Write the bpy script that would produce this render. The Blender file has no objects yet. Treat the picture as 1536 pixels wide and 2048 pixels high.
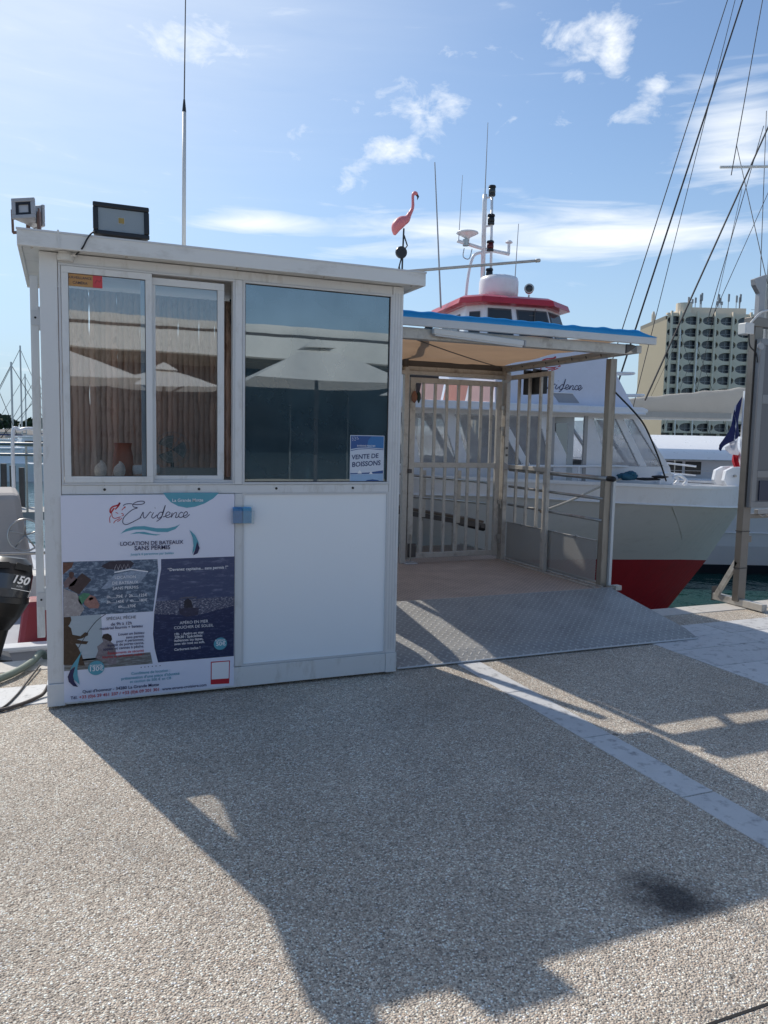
import bpy, bmesh, math, random
from mathutils import Vector, Matrix, Euler
random.seed(7)
R=math.radians
SC=bpy.context.scene
COL=SC.collection
# ---------------------------------------------------------------- camera
cam_d=bpy.data.cameras.new('camera'); cam=bpy.data.objects.new('camera',cam_d); COL.objects.link(cam); SC.camera=cam
YAW,PITCH,ROLL=-0.39166,0.09684,0.02122
_f=Vector((-math.sin(YAW)*math.cos(PITCH),math.cos(YAW)*math.cos(PITCH),-math.sin(PITCH)))
_r=Vector((math.cos(YAW),math.sin(YAW),0)); _u=_r.cross(_f)
_r2=_r*math.cos(ROLL)+_u*math.sin(ROLL); _u2=-_r*math.sin(ROLL)+_u*math.cos(ROLL)
m=Matrix((_r2,_u2,-_f)).transposed().to_4x4(); m.translation=(0.0912,-4.447,1.5); cam.matrix_world=m
cam_d.sensor_fit='VERTICAL'; cam_d.sensor_height=24; cam_d.lens=1562.7/2048*24; cam_d.clip_start=.05; cam_d.clip_end=6000
# ---------------------------------------------------------------- sun and sky
SUN=Vector((-.785,2.55,2.476)).normalized()
EL=math.asin(SUN.z); AZ=math.atan2(SUN.x,SUN.y)
sd=bpy.data.lights.new('sun','SUN'); sd.energy=2.3; sd.angle=R(.55); sd.color=(1,.935,.835)
so=bpy.data.objects.new('sun',sd); COL.objects.link(so); so.rotation_euler=(-SUN).to_track_quat('-Z','Y').to_euler(); so.location=(0,0,30)
W=bpy.data.worlds.new('World'); SC.world=W; W.use_nodes=True; W.cycles.sampling_method='MANUAL'; W.cycles.sample_map_resolution=512
SC.view_settings.view_transform='Standard'; SC.view_settings.look='None'; SC.view_settings.gamma=1; SC.view_settings.use_curve_mapping=False
SC.view_settings.exposure=0.70
SKY_STRENGTH=0.088
SC.render.engine='CYCLES'; SC.cycles.use_denoising=True; SC.cycles.max_bounces=8; SC.cycles.transparent_max_bounces=24; SC.cycles.caustics_reflective=False; SC.cycles.caustics_refractive=False

class NT:
    def __init__(s,t): s.t=t; t.nodes.clear()
    def n(s,typ,ins=None,**kw):
        x=s.t.nodes.new(typ)
        for k,v in kw.items(): setattr(x,k,v)
        if ins:
            for k,v in ins.items():
                sk=x.inputs[k]
                if hasattr(v,'is_output') and v.is_output: s.t.links.new(v,sk)
                else: sk.default_value=v
        return x
    def m(s,op,a,b=None,c=None,clamp=False):
        x=s.t.nodes.new('ShaderNodeMath'); x.operation=op; x.use_clamp=clamp
        for i,v in enumerate((a,b,c)):
            if v is None: continue
            if hasattr(v,'is_output'): s.t.links.new(v,x.inputs[i])
            else: x.inputs[i].default_value=v
        return x.outputs[0]
    def vm(s,op,a,b=None):
        x=s.t.nodes.new('ShaderNodeVectorMath'); x.operation=op
        for i,v in enumerate((a,b)):
            if v is None: continue
            if hasattr(v,'is_output'): s.t.links.new(v,x.inputs[i])
            else: x.inputs[i].default_value=v
        return x
    def mix(s,f,a,b,blend='MIX'):
        x=s.t.nodes.new('ShaderNodeMix'); x.data_type='RGBA'; x.blend_type=blend
        for i,v in ((0,f),(6,a),(7,b)):
            if hasattr(v,'is_output'): s.t.links.new(v,x.inputs[i])
            else:
                x.inputs[i].default_value=v if i==0 else (tuple(v)+(1,) if len(v)==3 else v)
        return x.outputs[2]
    def ramp(s,f,stops,interp='LINEAR'):
        x=s.t.nodes.new('ShaderNodeValToRGB'); x.color_ramp.interpolation=interp
        e=x.color_ramp.elements
        while len(e)<len(stops): e.new(.5)
        for el,(p,c) in zip(e,stops):
            el.position=p; el.color=(c,c,c,1) if isinstance(c,(int,float)) else tuple(c)+(1,)
        s.t.links.new(f,x.inputs[0]); return x.outputs[0]
    def l(s,a,b): s.t.links.new(a,b)

def build_sky():
    k=NT(W.node_tree)
    sky=k.n('ShaderNodeTexSky',sky_type='NISHITA',sun_disc=False,sun_elevation=EL,sun_rotation=AZ,air_density=1.0,dust_density=SKY_DUST,ozone_density=2.8,altitude=0)
    tc=k.n('ShaderNodeTexCoord'); D=tc.outputs['Generated']
    sep=k.n('ShaderNodeSeparateXYZ',{0:D})
    zz=k.m('ADD',k.m('MAXIMUM',sep.outputs[2],0.0),.12)
    P=k.n('ShaderNodeCombineXYZ',{0:k.m('DIVIDE',sep.outputs[0],zz),1:k.m('DIVIDE',sep.outputs[1],zz),2:0.0}).outputs[0]
    n1=k.n('ShaderNodeTexNoise',{'Vector':k.vm('MULTIPLY',D,(1.0,1.0,1.7)).outputs[0],'Scale':22.0,'Detail':10.0,'Roughness':.62,'Distortion':.35}).outputs[0]
    n2=k.n('ShaderNodeTexNoise',{'Vector':k.vm('MULTIPLY',D,(4.0,4.0,30.0)).outputs[0],'Scale':1.6,'Detail':8.0,'Roughness':.55,'Distortion':.7}).outputs[0]
    n3=k.n('ShaderNodeTexNoise',{'Vector':P,'Scale':1.1,'Detail':7.0,'Roughness':.6,'Distortion':.6}).outputs[0]
    cum=None; cir=None
    for (c,t1,t2,ax,ay,amp,kind) in CLOUDS:
        a=k.m('DIVIDE',k.vm('DOT_PRODUCT',D,t1).outputs['Value'],ax); b=k.m('DIVIDE',k.vm('DOT_PRODUCT',D,t2).outputs['Value'],ay)
        g=k.m('EXPONENT',k.m('MULTIPLY',k.m('ADD',k.m('MULTIPLY',a,a),k.m('MULTIPLY',b,b)),-1.0))
        g=k.m('MULTIPLY',k.m('MULTIPLY',g,k.m('GREATER_THAN',k.vm('DOT_PRODUCT',D,c).outputs['Value'],0.0)),amp)
        if kind=='c': cum=g if cum is None else k.m('MAXIMUM',cum,g)
        else: cir=g if cir is None else k.m('MAXIMUM',cir,g)
    fcum=k.m('MULTIPLY',k.m('SUBTRACT',k.m('ADD',k.m('MULTIPLY',k.m('SUBTRACT',n1,.5),3.0),k.m('MULTIPLY',cum,1.2)),.60),1.15,clamp=True)
    fcir=k.m('MULTIPLY',k.m('SUBTRACT',k.m('ADD',n2,k.m('MULTIPLY',cir,.5)),.66),2.3,clamp=True)
    fgen=k.m('MULTIPLY',k.m('SUBTRACT',n3,.60),.35,clamp=True)
    f=k.m('MAXIMUM',k.m('MAXIMUM',k.m('MULTIPLY',fcum,.84),k.m('MULTIPLY',fcir,.88)),fgen)
    f=k.m('MULTIPLY',f,k.m('MULTIPLY',sep.outputs[2],14.0,clamp=True))
    # thin bright veil of high haze round the sun
    ang=k.m('ARCCOSINE',k.vm('DOT_PRODUCT',D,tuple(SUN)).outputs['Value'])
    vn=k.m('ADD',k.m('MULTIPLY',n2,.5),.75)
    vf=k.m('MULTIPLY',k.m('EXPONENT',k.m('MULTIPLY',k.m('POWER',k.m('DIVIDE',ang,.56),3.0),-1.0)),k.m('MULTIPLY',vn,.88),clamp=True)
    vf=k.m('MULTIPLY',vf,k.m('MULTIPLY',sep.outputs[2],5.0,clamp=True))
    # even pale haze along the whole horizon
    hz=k.m('MULTIPLY',k.m('EXPONENT',k.m('MULTIPLY',k.m('POWER',k.m('DIVIDE',k.m('MAXIMUM',sep.outputs[2],0.0),.20),1.6),-1.0)),.92)
    base=k.mix(vf,k.mix(hz,sky.outputs[0],HAZE_COL),VEIL_COL)
    col=k.mix(f,base,CLOUD_COL)
    bg=k.n('ShaderNodeBackground',{'Color':col,'Strength':SKY_STRENGTH})
    out=k.n('ShaderNodeOutputWorld'); k.l(bg.outputs[0],out.inputs[0])
SKY_DUST=0.0
HAZE_COL=(3.1,4.15,5.2)
VEIL_COL=(6.4,7.0,7.7)
CLOUD_COL=(7.6,7.9,8.2)
CLOUDS=[((0.5224, 0.7373, 0.4285), (0.8159, -0.5781, 0.0), (-0.2477, -0.3496, 0.9036), 0.0447, 0.0302, 1.0, 'c'),
 ((0.5508, 0.7226, 0.4177), (0.7953, -0.6062, 0.0), (-0.2532, -0.3322, 0.9086), 0.0244, 0.0447, 1.0, 'c'),
 ((0.5255, 0.7525, 0.3969), (0.8199, -0.5726, 0.0), (-0.2273, -0.3254, 0.9179), 0.0221, 0.0103, 0.8, 'c'),
 ((0.5989, 0.7048, 0.3803), (0.7621, -0.6475, 0.0), (-0.2463, -0.2898, 0.9249), 0.0217, 0.0181, 0.9, 'c'),
 ((0.5851, 0.7295, 0.3543), (0.7801, -0.6257, 0.0), (-0.2217, -0.2764, 0.9351), 0.0312, 0.0126, 0.9, 'c'),
 ((0.5236, 0.7747, 0.3545), (0.8285, -0.56, 0.0), (-0.1986, -0.2937, 0.935), 0.0212, 0.0107, 0.55, 'c'),
 ((0.3611, 0.8719, 0.3308), (0.9239, -0.3826, 0.0), (-0.1266, -0.3056, 0.9437), 0.0486, 0.0188, 1.0, 'c'),
 ((0.3256, 0.8965, 0.3003), (0.9399, -0.3414, 0.0), (-0.1025, -0.2823, 0.9538), 0.0333, 0.0317, 0.75, 'c'),
 ((0.1375, 0.9002, 0.4132), (0.9885, -0.151, 0.0), (-0.0624, -0.4084, 0.9107), 0.0653, 0.0247, 0.85, 'c'),
 ((0.174, 0.8947, 0.4114), (0.9816, -0.1909, 0.0), (-0.0785, -0.4038, 0.9115), 0.0352, 0.0175, 0.7, 'c'),
 ((0.4422, 0.844, 0.3034), (0.8858, -0.4641, 0.0), (-0.1408, -0.2687, 0.9529), 0.0285, 0.0111, 0.5, 'c'),
 ((0.2721, 0.903, 0.3326), (0.9575, -0.2885, 0.0), (-0.0959, -0.3184, 0.9431), 0.0428, 0.0194, 0.55, 'c'),
 ((0.3932, 0.8408, 0.3722), (0.9058, -0.4236, 0.0), (-0.1577, -0.3372, 0.9281), 0.0996, 0.0321, 0.7, 'c'),
 ((0.4259, 0.7986, 0.4254), (0.8824, -0.4706, 0.0), (-0.2002, -0.3753, 0.905), 0.0517, 0.0370, 0.45, 'c'),
 ((0.2223, 0.943, 0.2476), (0.9733, -0.2294, 0.0), (-0.0568, -0.241, 0.9689), 0.1188, 0.0143, 1.0, 'i'),
 ((0.435, 0.8649, 0.2505), (0.8934, -0.4493, 0.0), (-0.1125, -0.2238, 0.9681), 0.1978, 0.0204, 0.95, 'i'),
 ((0.5853, 0.7748, 0.2389), (0.7979, -0.6028, 0.0), (-0.144, -0.1906, 0.971), 0.1751, 0.0303, 1.15, 'i'),
 ((0.4002, 0.8883, 0.2253), (0.9117, -0.4108, 0.0), (-0.0926, -0.2054, 0.9743), 0.1152, 0.0158, 0.8, 'i'),
 ((0.6746, 0.6615, 0.3275), (0.7001, -0.714, 0.0), (-0.2338, -0.2293, 0.9448), 0.064, 0.0586, 0.95, 'i'),
 ((0.0086, 0.9575, 0.2882), (1.0, -0.009, 0.0), (-0.0026, -0.2882, 0.9576), 0.2301, 0.1315, 0.16, 'i'),
 ((-0.0229, 0.9184, 0.3949), (0.9997, 0.0249, -0.0), (0.0098, -0.3948, 0.9187), 0.1685, 0.0664, 0.16, 'i')]
build_sky()
# ---------------------------------------------------------------- mesh helpers
class MB:
    def __init__(s): s.v=[]; s.f=[]
    def add(s,vs,fs):
        o=len(s.v); s.v+= [tuple(v) for v in vs]; s.f+=[tuple(i+o for i in f) for f in fs]; return s
    def box(s,x0,x1,y0,y1,z0,z1):
        return s.add([(x0,y0,z0),(x1,y0,z0),(x1,y1,z0),(x0,y1,z0),(x0,y0,z1),(x1,y0,z1),(x1,y1,z1),(x0,y1,z1)],
          [(0,3,2,1),(4,5,6,7),(0,1,5,4),(1,2,6,5),(2,3,7,6),(3,0,4,7)])
    def frame(s,x0,x1,z0,z1,w,y0,y1):
        s.box(x0,x1,y0,y1,z0,z0+w); s.box(x0,x1,y0,y1,z1-w,z1); s.box(x0,x0+w,y0,y1,z0+w,z1-w); s.box(x1-w,x1,y0,y1,z0+w,z1-w); return s
    def prism(s,poly,a,b,plane='xz'):
        n=len(poly)
        ar=sum(poly[i][0]*poly[(i+1)%n][1]-poly[(i+1)%n][0]*poly[i][1] for i in range(n))
        if ar<0: poly=poly[::-1]
        def P(p,c): return {'xz':(p[0],c,p[1]),'xy':(p[0],p[1],c),'yz':(c,p[0],p[1])}[plane]
        lo,hi=min(a,b),max(a,b)
        vs=[P(p,lo) for p in poly]+[P(p,hi) for p in poly]
        A=tuple(range(n)); B=tuple(range(2*n-1,n-1,-1))
        sides=[(i,n+i,n+(i+1)%n,(i+1)%n) for i in range(n)]
        if plane in('xy','yz'): A=A[::-1]; B=B[::-1]; sides=[q[::-1] for q in sides]
        return s.add(vs,[A,B]+sides)
    def loft(s,a,b,cap=True):
        n=len(a); fs=[(i,(i+1)%n,n+(i+1)%n,n+i) for i in range(n)]
        if cap: fs+=[tuple(range(n))[::-1],tuple(range(n,2*n))]
        return s.add(list(a)+list(b),fs)
    def tube(s,pts,r,n=8,close=False):
        pts=[Vector(p) for p in pts]; m=len(pts); rs=r if isinstance(r,(list,tuple)) else [r]*m
        up=None; rings=[]
        for i in range(m):
            if close: t=(pts[(i+1)%m]-pts[i-1])
            else: t=pts[min(i+1,m-1)]-pts[max(i-1,0)]
            t=t.normalized() if t.length>0 else Vector((0,0,1))
            if up is None: up=Vector((0,0,1)) if abs(t.z)<.9 else Vector((1,0,0))
            a=t.cross(up).normalized(); b=a.cross(t).normalized(); up=b
            rings.append([pts[i]+(a*math.cos(2*math.pi*k/n)+b*math.sin(2*math.pi*k/n))*rs[i] for k in range(n)])
        vs=[v for g in rings for v in g]; fs=[]
        for i in range(m if close else m-1):
            j=(i+1)%m
            for k in range(n): fs.append((i*n+k,i*n+(k+1)%n,j*n+(k+1)%n,j*n+k))
        if not close: fs+=[tuple(range(n))[::-1],tuple((m-1)*n+k for k in range(n))]
        return s.add(vs,fs)
    def beam(s,p,q,w,h,up=(0,0,1)):
        p=Vector(p); q=Vector(q); t=(q-p).normalized(); u=Vector(up)
        if abs(t.dot(u))>.95: u=Vector((0,1,0))
        a=t.cross(u).normalized(); b=a.cross(t).normalized()
        c=[a*(sx*w/2)+b*(sy*h/2) for sx,sy in((-1,-1),(1,-1),(1,1),(-1,1))]
        return s.loft([p+x for x in c],[q+x for x in c])
    def lathe(s,prof,o=(0,0,0),n=16,axis='z',M=None):
        o=Vector(o); vs=[]; fs=[]
        for r,z in prof:
            for k in range(n):
                a=2*math.pi*k/n; p=Vector((r*math.cos(a),r*math.sin(a),z))
                if axis=='y': p=Vector((p.x,p.z,-p.y))
                if axis=='x': p=Vector((p.z,p.x,p.y))
                if M: p=M@p
                vs.append(o+p)
        m=len(prof)
        for i in range(m-1):
            for k in range(n): fs.append((i*n+k,i*n+(k+1)%n,(i+1)*n+(k+1)%n,(i+1)*n+k))
        fs+=[tuple(range(n))[::-1],tuple((m-1)*n+k for k in range(n))]
        return s.add(vs,fs)
    def grid(s,fn,nu,nv):
        vs=[fn(i/nu,j/nv) for j in range(nv+1) for i in range(nu+1)]
        fs=[(j*(nu+1)+i,j*(nu+1)+i+1,(j+1)*(nu+1)+i+1,(j+1)*(nu+1)+i) for j in range(nv) for i in range(nu)]
        return s.add(vs,fs)
    def poly(s,pts3): return s.add(pts3,[tuple(range(len(pts3)))])
    def ribbon(s,pts,w,y):
        # flat stroke in the xz plane
        n=len(pts); L=[];Rr=[]
        for i,(x,z) in enumerate(pts):
            a=pts[max(i-1,0)]; b=pts[min(i+1,n-1)]; dx,dz=b[0]-a[0],b[1]-a[1]; l=math.hypot(dx,dz) or 1
            ww=(w[i] if isinstance(w,list) else w)/2
            L.append((x-dz/l*ww,y,z+dx/l*ww)); Rr.append((x+dz/l*ww,y,z-dx/l*ww))
        return s.add(L+Rr,[(i,n+i,n+i+1,i+1) for i in range(n-1)])
def smooth_pts(p,k=5):
    out=[]; n=len(p)
    for i in range(n-1):
        p0=p[max(i-1,0)];p1=p[i];p2=p[i+1];p3=p[min(i+2,n-1)]
        for j in range(k):
            t=j/k
            out.append(tuple(.5*(2*b+(c-a)*t+(2*a-5*b+4*c-d)*t*t+(3*b-a-3*c+d)*t**3) for a,b,c,d in zip(p0,p1,p2,p3)))
    return out+[tuple(p[-1])]
def tag(o,label=None,cat=None,group=None,kind=None):
    if label: o['label']=label
    if cat: o['category']=cat
    if group: o['group']=group
    if kind: o['kind']=kind
    return o
def put(name,mb,mat,parent=None,smooth=False,bevel=0,loc=None,rot=None,label=None,cat=None,group=None,kind=None,fix=False):
    if isinstance(mb,MB):
        me=bpy.data.meshes.new(name); me.from_pydata(mb.v,[],mb.f)
        if fix:
            b=bmesh.new(); b.from_mesh(me); bmesh.ops.recalc_face_normals(b,faces=b.faces); b.to_mesh(me); b.free()
        me.update()
        if smooth: me.polygons.foreach_set('use_smooth',[True]*len(me.polygons))
        if mat: me.materials.append(mat)
    else:
        me=mb
        if mat and not me.materials: me.materials.append(mat)
    o=bpy.data.objects.new(name,me); COL.objects.link(o)
    if parent: o.parent=parent
    if loc: o.location=loc
    if rot: o.rotation_euler=rot
    if bevel:
        bv=o.modifiers.new('bevel','BEVEL'); bv.width=bevel; bv.segments=2; bv.limit_method='ANGLE'; bv.angle_limit=R(40); bv.harden_normals=False
    return tag(o,label,cat,group,kind)
def empty(name,loc=(0,0,0),rz=0,label=None,cat=None,group=None,kind=None,parent=None):
    o=bpy.data.objects.new(name,None); COL.objects.link(o); o.location=loc; o.rotation_euler=(0,0,rz); o.empty_display_size=.2
    if parent: o.parent=parent
    return tag(o,label,cat,group,kind)
def copy_tree(o,parent=None):
    c=o.copy(); COL.objects.link(c)
    if parent: c.parent=parent
    for ch in o.children: copy_tree(ch,c)
    return c
def text_mesh(s,width=None,height=None,bold=0,shear=0,align='LEFT'):
    cu=bpy.data.curves.new('t','FONT'); cu.body=s; cu.size=1; cu.offset=bold; cu.shear=shear; cu.resolution_u=3; cu.fill_mode='FRONT'
    o=bpy.data.objects.new('t',cu); COL.objects.link(o)
    dg=bpy.context.evaluated_depsgraph_get(); dg.update()
    me=bpy.data.meshes.new_from_object(o.evaluated_get(dg)); bpy.data.objects.remove(o); bpy.data.curves.remove(cu)
    xs=[v.co.x for v in me.vertices]; ys=[v.co.y for v in me.vertices]
    x0,x1,y1=min(xs),max(xs),max(ys)
    k=(width/(x1-x0)) if width else height/y1
    ky=(height/y1) if height else k
    off={'LEFT':0,'CENTER':-(x1-x0)*k/2}[align]
    for v in me.vertices: v.co=((v.co.x-x0)*k+off,0,v.co.y*ky)
    # face towards -y
    for p in me.polygons:
        pass
    b=bmesh.new(); b.from_mesh(me); b.normal_update()
    for fc in b.faces:
        if fc.normal.y>0: fc.normal_flip()
    b.to_mesh(me); b.free(); me.update()
    return me
# ---------------------------------------------------------------- materials
def mat(name,col,rough=.5,metal=0,var=.1,scale=5.0,bump=0,bscale=80.0,rvar=.1,stain=None,coat=0,rand=0,trans=0,spec=.5,stretch=None):
    m=bpy.data.materials.new(name); m.use_nodes=True; k=NT(m.node_tree)
    tc=k.n('ShaderNodeTexCoord'); V=tc.outputs['Object']
    if stretch: V=k.vm('MULTIPLY',V,stretch).outputs[0]
    nz=k.n('ShaderNodeTexNoise',{'Vector':V,'Scale':scale,'Detail':6.0,'Roughness':.62}).outputs[0]
    fac=k.ramp(nz,[(.3,1-var),(.7,1+var)])
    fac=k.m('ADD',k.m('MULTIPLY',k.m('SUBTRACT',nz,.5),2.4*var),1.0)
    if rand:
        oi=k.n('ShaderNodeObjectInfo').outputs['Random']
        fac=k.m('MULTIPLY',fac,k.m('ADD',k.m('MULTIPLY',k.m('SUBTRACT',oi,.5),2*rand),1.0))
    c=k.vm('SCALE',(col[0],col[1],col[2])); k.l(fac,c.inputs['Scale']); c=c.outputs[0]
    if stain:
        sc,sa,scol=stain
        sn=k.n('ShaderNodeTexNoise',{'Vector':V,'Scale':sc,'Detail':8.0,'Roughness':.7}).outputs[0]
        c=k.mix(k.m('MULTIPLY',k.m('SUBTRACT',sn,.53),sa,clamp=True),c,scol)
    rr=k.m('ADD',k.m('MULTIPLY',k.m('SUBTRACT',nz,.5),rvar*2),rough,clamp=True)
    p=k.n('ShaderNodeBsdfPrincipled',{'Base Color':c,'Roughness':rr,'Metallic':metal,'Coat Weight':coat,'Specular IOR Level':spec})
    if bump:
        bn=k.n('ShaderNodeTexNoise',{'Vector':V,'Scale':bscale,'Detail':4.0}).outputs[0]
        b=k.n('ShaderNodeBump',{'Strength':min(1,bump),'Distance':.004,'Height':bn}); k.l(b.outputs[0],p.inputs['Normal'])
    out=k.n('ShaderNodeOutputMaterial')
    if trans:
        t=k.n('ShaderNodeBsdfTranslucent',{'Color':c}); mx=k.n('ShaderNodeMixShader',{0:trans,1:p.outputs[0],2:t.outputs[0]}); k.l(mx.outputs[0],out.inputs[0])
    else: k.l(p.outputs[0],out.inputs[0])
    return m
def glass(name,tint,refl,diffuse=0,dcol=(.8,.8,.8),rough=.01,wave=.12,gcol=(.95,.97,1)):
    m=bpy.data.materials.new(name); m.use_nodes=True; m.use_transparent_shadow=True; k=NT(m.node_tree)
    t=k.n('ShaderNodeBsdfTransparent',{'Color':tuple(tint)+(1,)})
    tc=k.n('ShaderNodeTexCoord')
    nz=k.n('ShaderNodeTexNoise',{'Vector':tc.outputs['Object'],'Scale':2.2,'Detail':2.0}).outputs[0]
    bm_=k.n('ShaderNodeBump',{'Strength':wave,'Distance':.006,'Height':nz})
    g=k.n('ShaderNodeBsdfGlossy',{'Color':tuple(gcol)+(1,),'Roughness':rough}); k.l(bm_.outputs[0],g.inputs['Normal'])
    ge=k.n('ShaderNodeNewGeometry'); co=k.m('ABSOLUTE',k.vm('DOT_PRODUCT',ge.outputs['Normal'],ge.outputs['Incoming']).outputs['Value'])
    fr=k.m('ADD',k.m('MULTIPLY',k.m('POWER',k.m('SUBTRACT',1.0,co,clamp=True),5.0),.94),.03)   # Schlick, same from both sides of a thin pane
    s=k.n('ShaderNodeMixShader',{0:k.m('ADD',fr,refl,clamp=True),1:t.outputs[0],2:g.outputs[0]}).outputs[0]
    if diffuse:
        d=k.n('ShaderNodeMixShader',{0:.6,1:k.n('ShaderNodeBsdfDiffuse',{'Color':tuple(dcol)+(1,)}).outputs[0],2:k.n('ShaderNodeBsdfTranslucent',{'Color':tuple(dcol)+(1,)}).outputs[0]})
        n2=k.n('ShaderNodeTexNoise',{'Vector':tc.outputs['Object'],'Scale':3.0,'Detail':5.0}).outputs[0]
        s=k.n('ShaderNodeMixShader',{0:k.m('MULTIPLY',n2,diffuse*2,clamp=True),1:s,2:d.outputs[0]}).outputs[0]
    out=k.n('ShaderNodeOutputMaterial'); k.l(s,out.inputs[0]); return m
def emis(name,col,st):
    m=bpy.data.materials.new(name); m.use_nodes=True; k=NT(m.node_tree); e=k.n('ShaderNodeEmission',{'Color':tuple(col)+(1,),'Strength':st}); o=k.n('ShaderNodeOutputMaterial'); k.l(e.outputs[0],o.inputs[0]); return m
def m_aggregate():
    m=bpy.data.materials.new('washed_aggregate'); m.use_nodes=True; k=NT(m.node_tree)
    V=k.n('ShaderNodeTexCoord').outputs['Object']
    Vd=k.vm('ADD',V,k.vm('SCALE',k.n('ShaderNodeTexNoise',{'Vector':V,'Scale':60.0}).outputs[1]).outputs[0]).outputs[0]
    sc=[n for n in k.t.nodes if n.type=='VECT_MATH' and n.operation=='SCALE'][0]; sc.inputs['Scale'].default_value=.006
    v1=k.n('ShaderNodeTexVoronoi',{'Vector':Vd,'Scale':135.0,'Randomness':1.0})
    v2=k.n('ShaderNodeTexVoronoi',{'Vector':Vd,'Scale':270.0,'Randomness':1.0})
    sep=k.n('ShaderNodeSeparateColor',{0:v1.outputs['Color']})
    sep2=k.n('ShaderNodeSeparateColor',{0:v2.outputs['Color']})
    st=k.ramp(sep.outputs[0],[(0,(0.191,0.163,0.136)),(.12,(0.359,0.306,0.249)),(.3,(0.538,0.449,0.361)),(.45,(0.619,0.535,0.442)),(.6,(0.490,0.377,0.293)),(.72,(0.748,0.662,0.555)),(.86,(0.900,0.900,0.808)),(.97,(0.900,0.900,0.890))],'CONSTANT')
    st2=k.ramp(sep2.outputs[1],[(0,(0.296,0.251,0.206)),(.4,(0.490,0.417,0.339)),(.75,(0.683,0.592,0.479)),(.93,(0.900,0.900,0.795))],'CONSTANT')
    gap=k.ramp(v1.outputs['Distance'],[(.42,0),(.62,1)])
    c=k.mix(gap,st,st2)
    big=k.n('ShaderNodeTexNoise',{'Vector':V,'Scale':.9,'Detail':5.0}).outputs[0]
    sc2=k.vm('SCALE',c); k.l(k.m('ADD',k.m('MULTIPLY',big,.8),.60),sc2.inputs['Scale']); c=sc2.outputs[0]
    pt=k.n('ShaderNodeTexNoise',{'Vector':V,'Scale':2.6,'Detail':7.0,'Roughness':.7,'Distortion':1.2}).outputs[0]
    c=k.mix(k.ramp(pt,[(.52,0),(.72,.30)]),c,(.17,.155,.14))
    # one oily patch and scattered chewing-gum marks
    d=k.vm('MULTIPLY',k.vm('SUBTRACT',V,(1.93,-2.545,0)).outputs[0],(4.6,3.9,1.0)).outputs[0]
    rot=k.n('ShaderNodeVectorRotate',{'Vector':d,'Angle':.5},rotation_type='Z_AXIS').outputs[0]
    ln=k.vm('LENGTH',k.vm('MULTIPLY',rot,(1.0,1.25,0)).outputs[0]).outputs['Value']
    nn=k.n('ShaderNodeTexNoise',{'Vector':V,'Scale':9.0,'Detail':5.0}).outputs[0]
    msk=k.ramp(k.m('ADD',ln,k.m('MULTIPLY',k.m('SUBTRACT',nn,.5),.9)),[(.25,.86),(.9,0)])
    c=k.mix(msk,c,(.016,.014,.02))
    gum=k.n('ShaderNodeTexVoronoi',{'Vector':V,'Scale':1.6}).outputs['Distance']
    c=k.mix(k.ramp(gum,[(.018,.75),(.03,0)]),c,(.04,.035,.035))
    wh=k.n('ShaderNodeTexVoronoi',{'Vector':k.vm('ADD',V,(3.3,1.7,0)).outputs[0],'Scale':2.1}).outputs['Distance']
    c=k.mix(k.ramp(wh,[(.012,.8),(.02,0)]),c,(.7,.69,.66))
    h=k.m('ADD',k.ramp(v1.outputs['Distance'],[(0,1),(.65,0)]),k.m('MULTIPLY',sep.outputs[1],.6))
    b=k.n('ShaderNodeBump',{'Strength':.9,'Distance':.005,'Height':h})
    p=k.n('ShaderNodeBsdfPrincipled',{'Base Color':c,'Roughness':.62,'Specular IOR Level':.35}); k.l(b.outputs[0],p.inputs['Normal'])
    o=k.n('ShaderNodeOutputMaterial'); k.l(p.outputs[0],o.inputs[0]); return m
def m_tread(name,col,pitch,col2,metal=.6,rough=.45):
    m=bpy.data.materials.new(name); m.use_nodes=True; k=NT(m.node_tree)
    V=k.n('ShaderNodeTexCoord').outputs['Object']
    rv=k.n('ShaderNodeVectorRotate',{'Vector':k.vm('SCALE',V).outputs[0],'Angle':R(45)},rotation_type='Z_AXIS')
    [n for n in k.t.nodes if n.type=='VECT_MATH'][0].inputs['Scale'].default_value=1/pitch
    s=k.n('ShaderNodeSeparateXYZ',{0:rv.outputs[0]}); u,v=s.outputs[0],s.outputs[1]
    fu=k.m('FLOOR',u); fv=k.m('FLOOR',v); par=k.m('ABSOLUTE',k.m('MODULO',k.m('ADD',fu,fv),2.0))
    a=k.m('SUBTRACT',k.m('SUBTRACT',u,fu),.5); b=k.m('SUBTRACT',k.m('SUBTRACT',v,fv),.5)
    la=k.m('ADD',k.m('MULTIPLY',a,par),k.m('MULTIPLY',b,k.m('SUBTRACT',1.0,par)))
    lb=k.m('ADD',k.m('MULTIPLY',b,par),k.m('MULTIPLY',a,k.m('SUBTRACT',1.0,par)))
    e=k.m('ADD',k.m('POWER',k.m('DIVIDE',k.m('ABSOLUTE',la),.44),2.0),k.m('POWER',k.m('DIVIDE',k.m('ABSOLUTE',lb),.15),2.0))
    h=k.ramp(e,[(0,1),(.6,.85),(1,0)])
    nz=k.n('ShaderNodeTexNoise',{'Vector':V,'Scale':3.5,'Detail':8.0,'Roughness':.7}).outputs[0]
    c=k.mix(k.ramp(nz,[(.35,0),(.7,1)]),col,col2); c=k.mix(k.m('MULTIPLY',h,.6),c,tuple(min(1,x*1.75) for x in col))  # raised treads lightened in the colour as a painted highlight
    bp=k.n('ShaderNodeBump',{'Strength':.9,'Distance':.006,'Height':h})
    p=k.n('ShaderNodeBsdfPrincipled',{'Base Color':c,'Roughness':k.m('ADD',k.m('MULTIPLY',nz,.3),rough-.15),'Metallic':metal}); k.l(bp.outputs[0],p.inputs['Normal'])
    o=k.n('ShaderNodeOutputMaterial'); k.l(p.outputs[0],o.inputs[0]); return m
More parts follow.
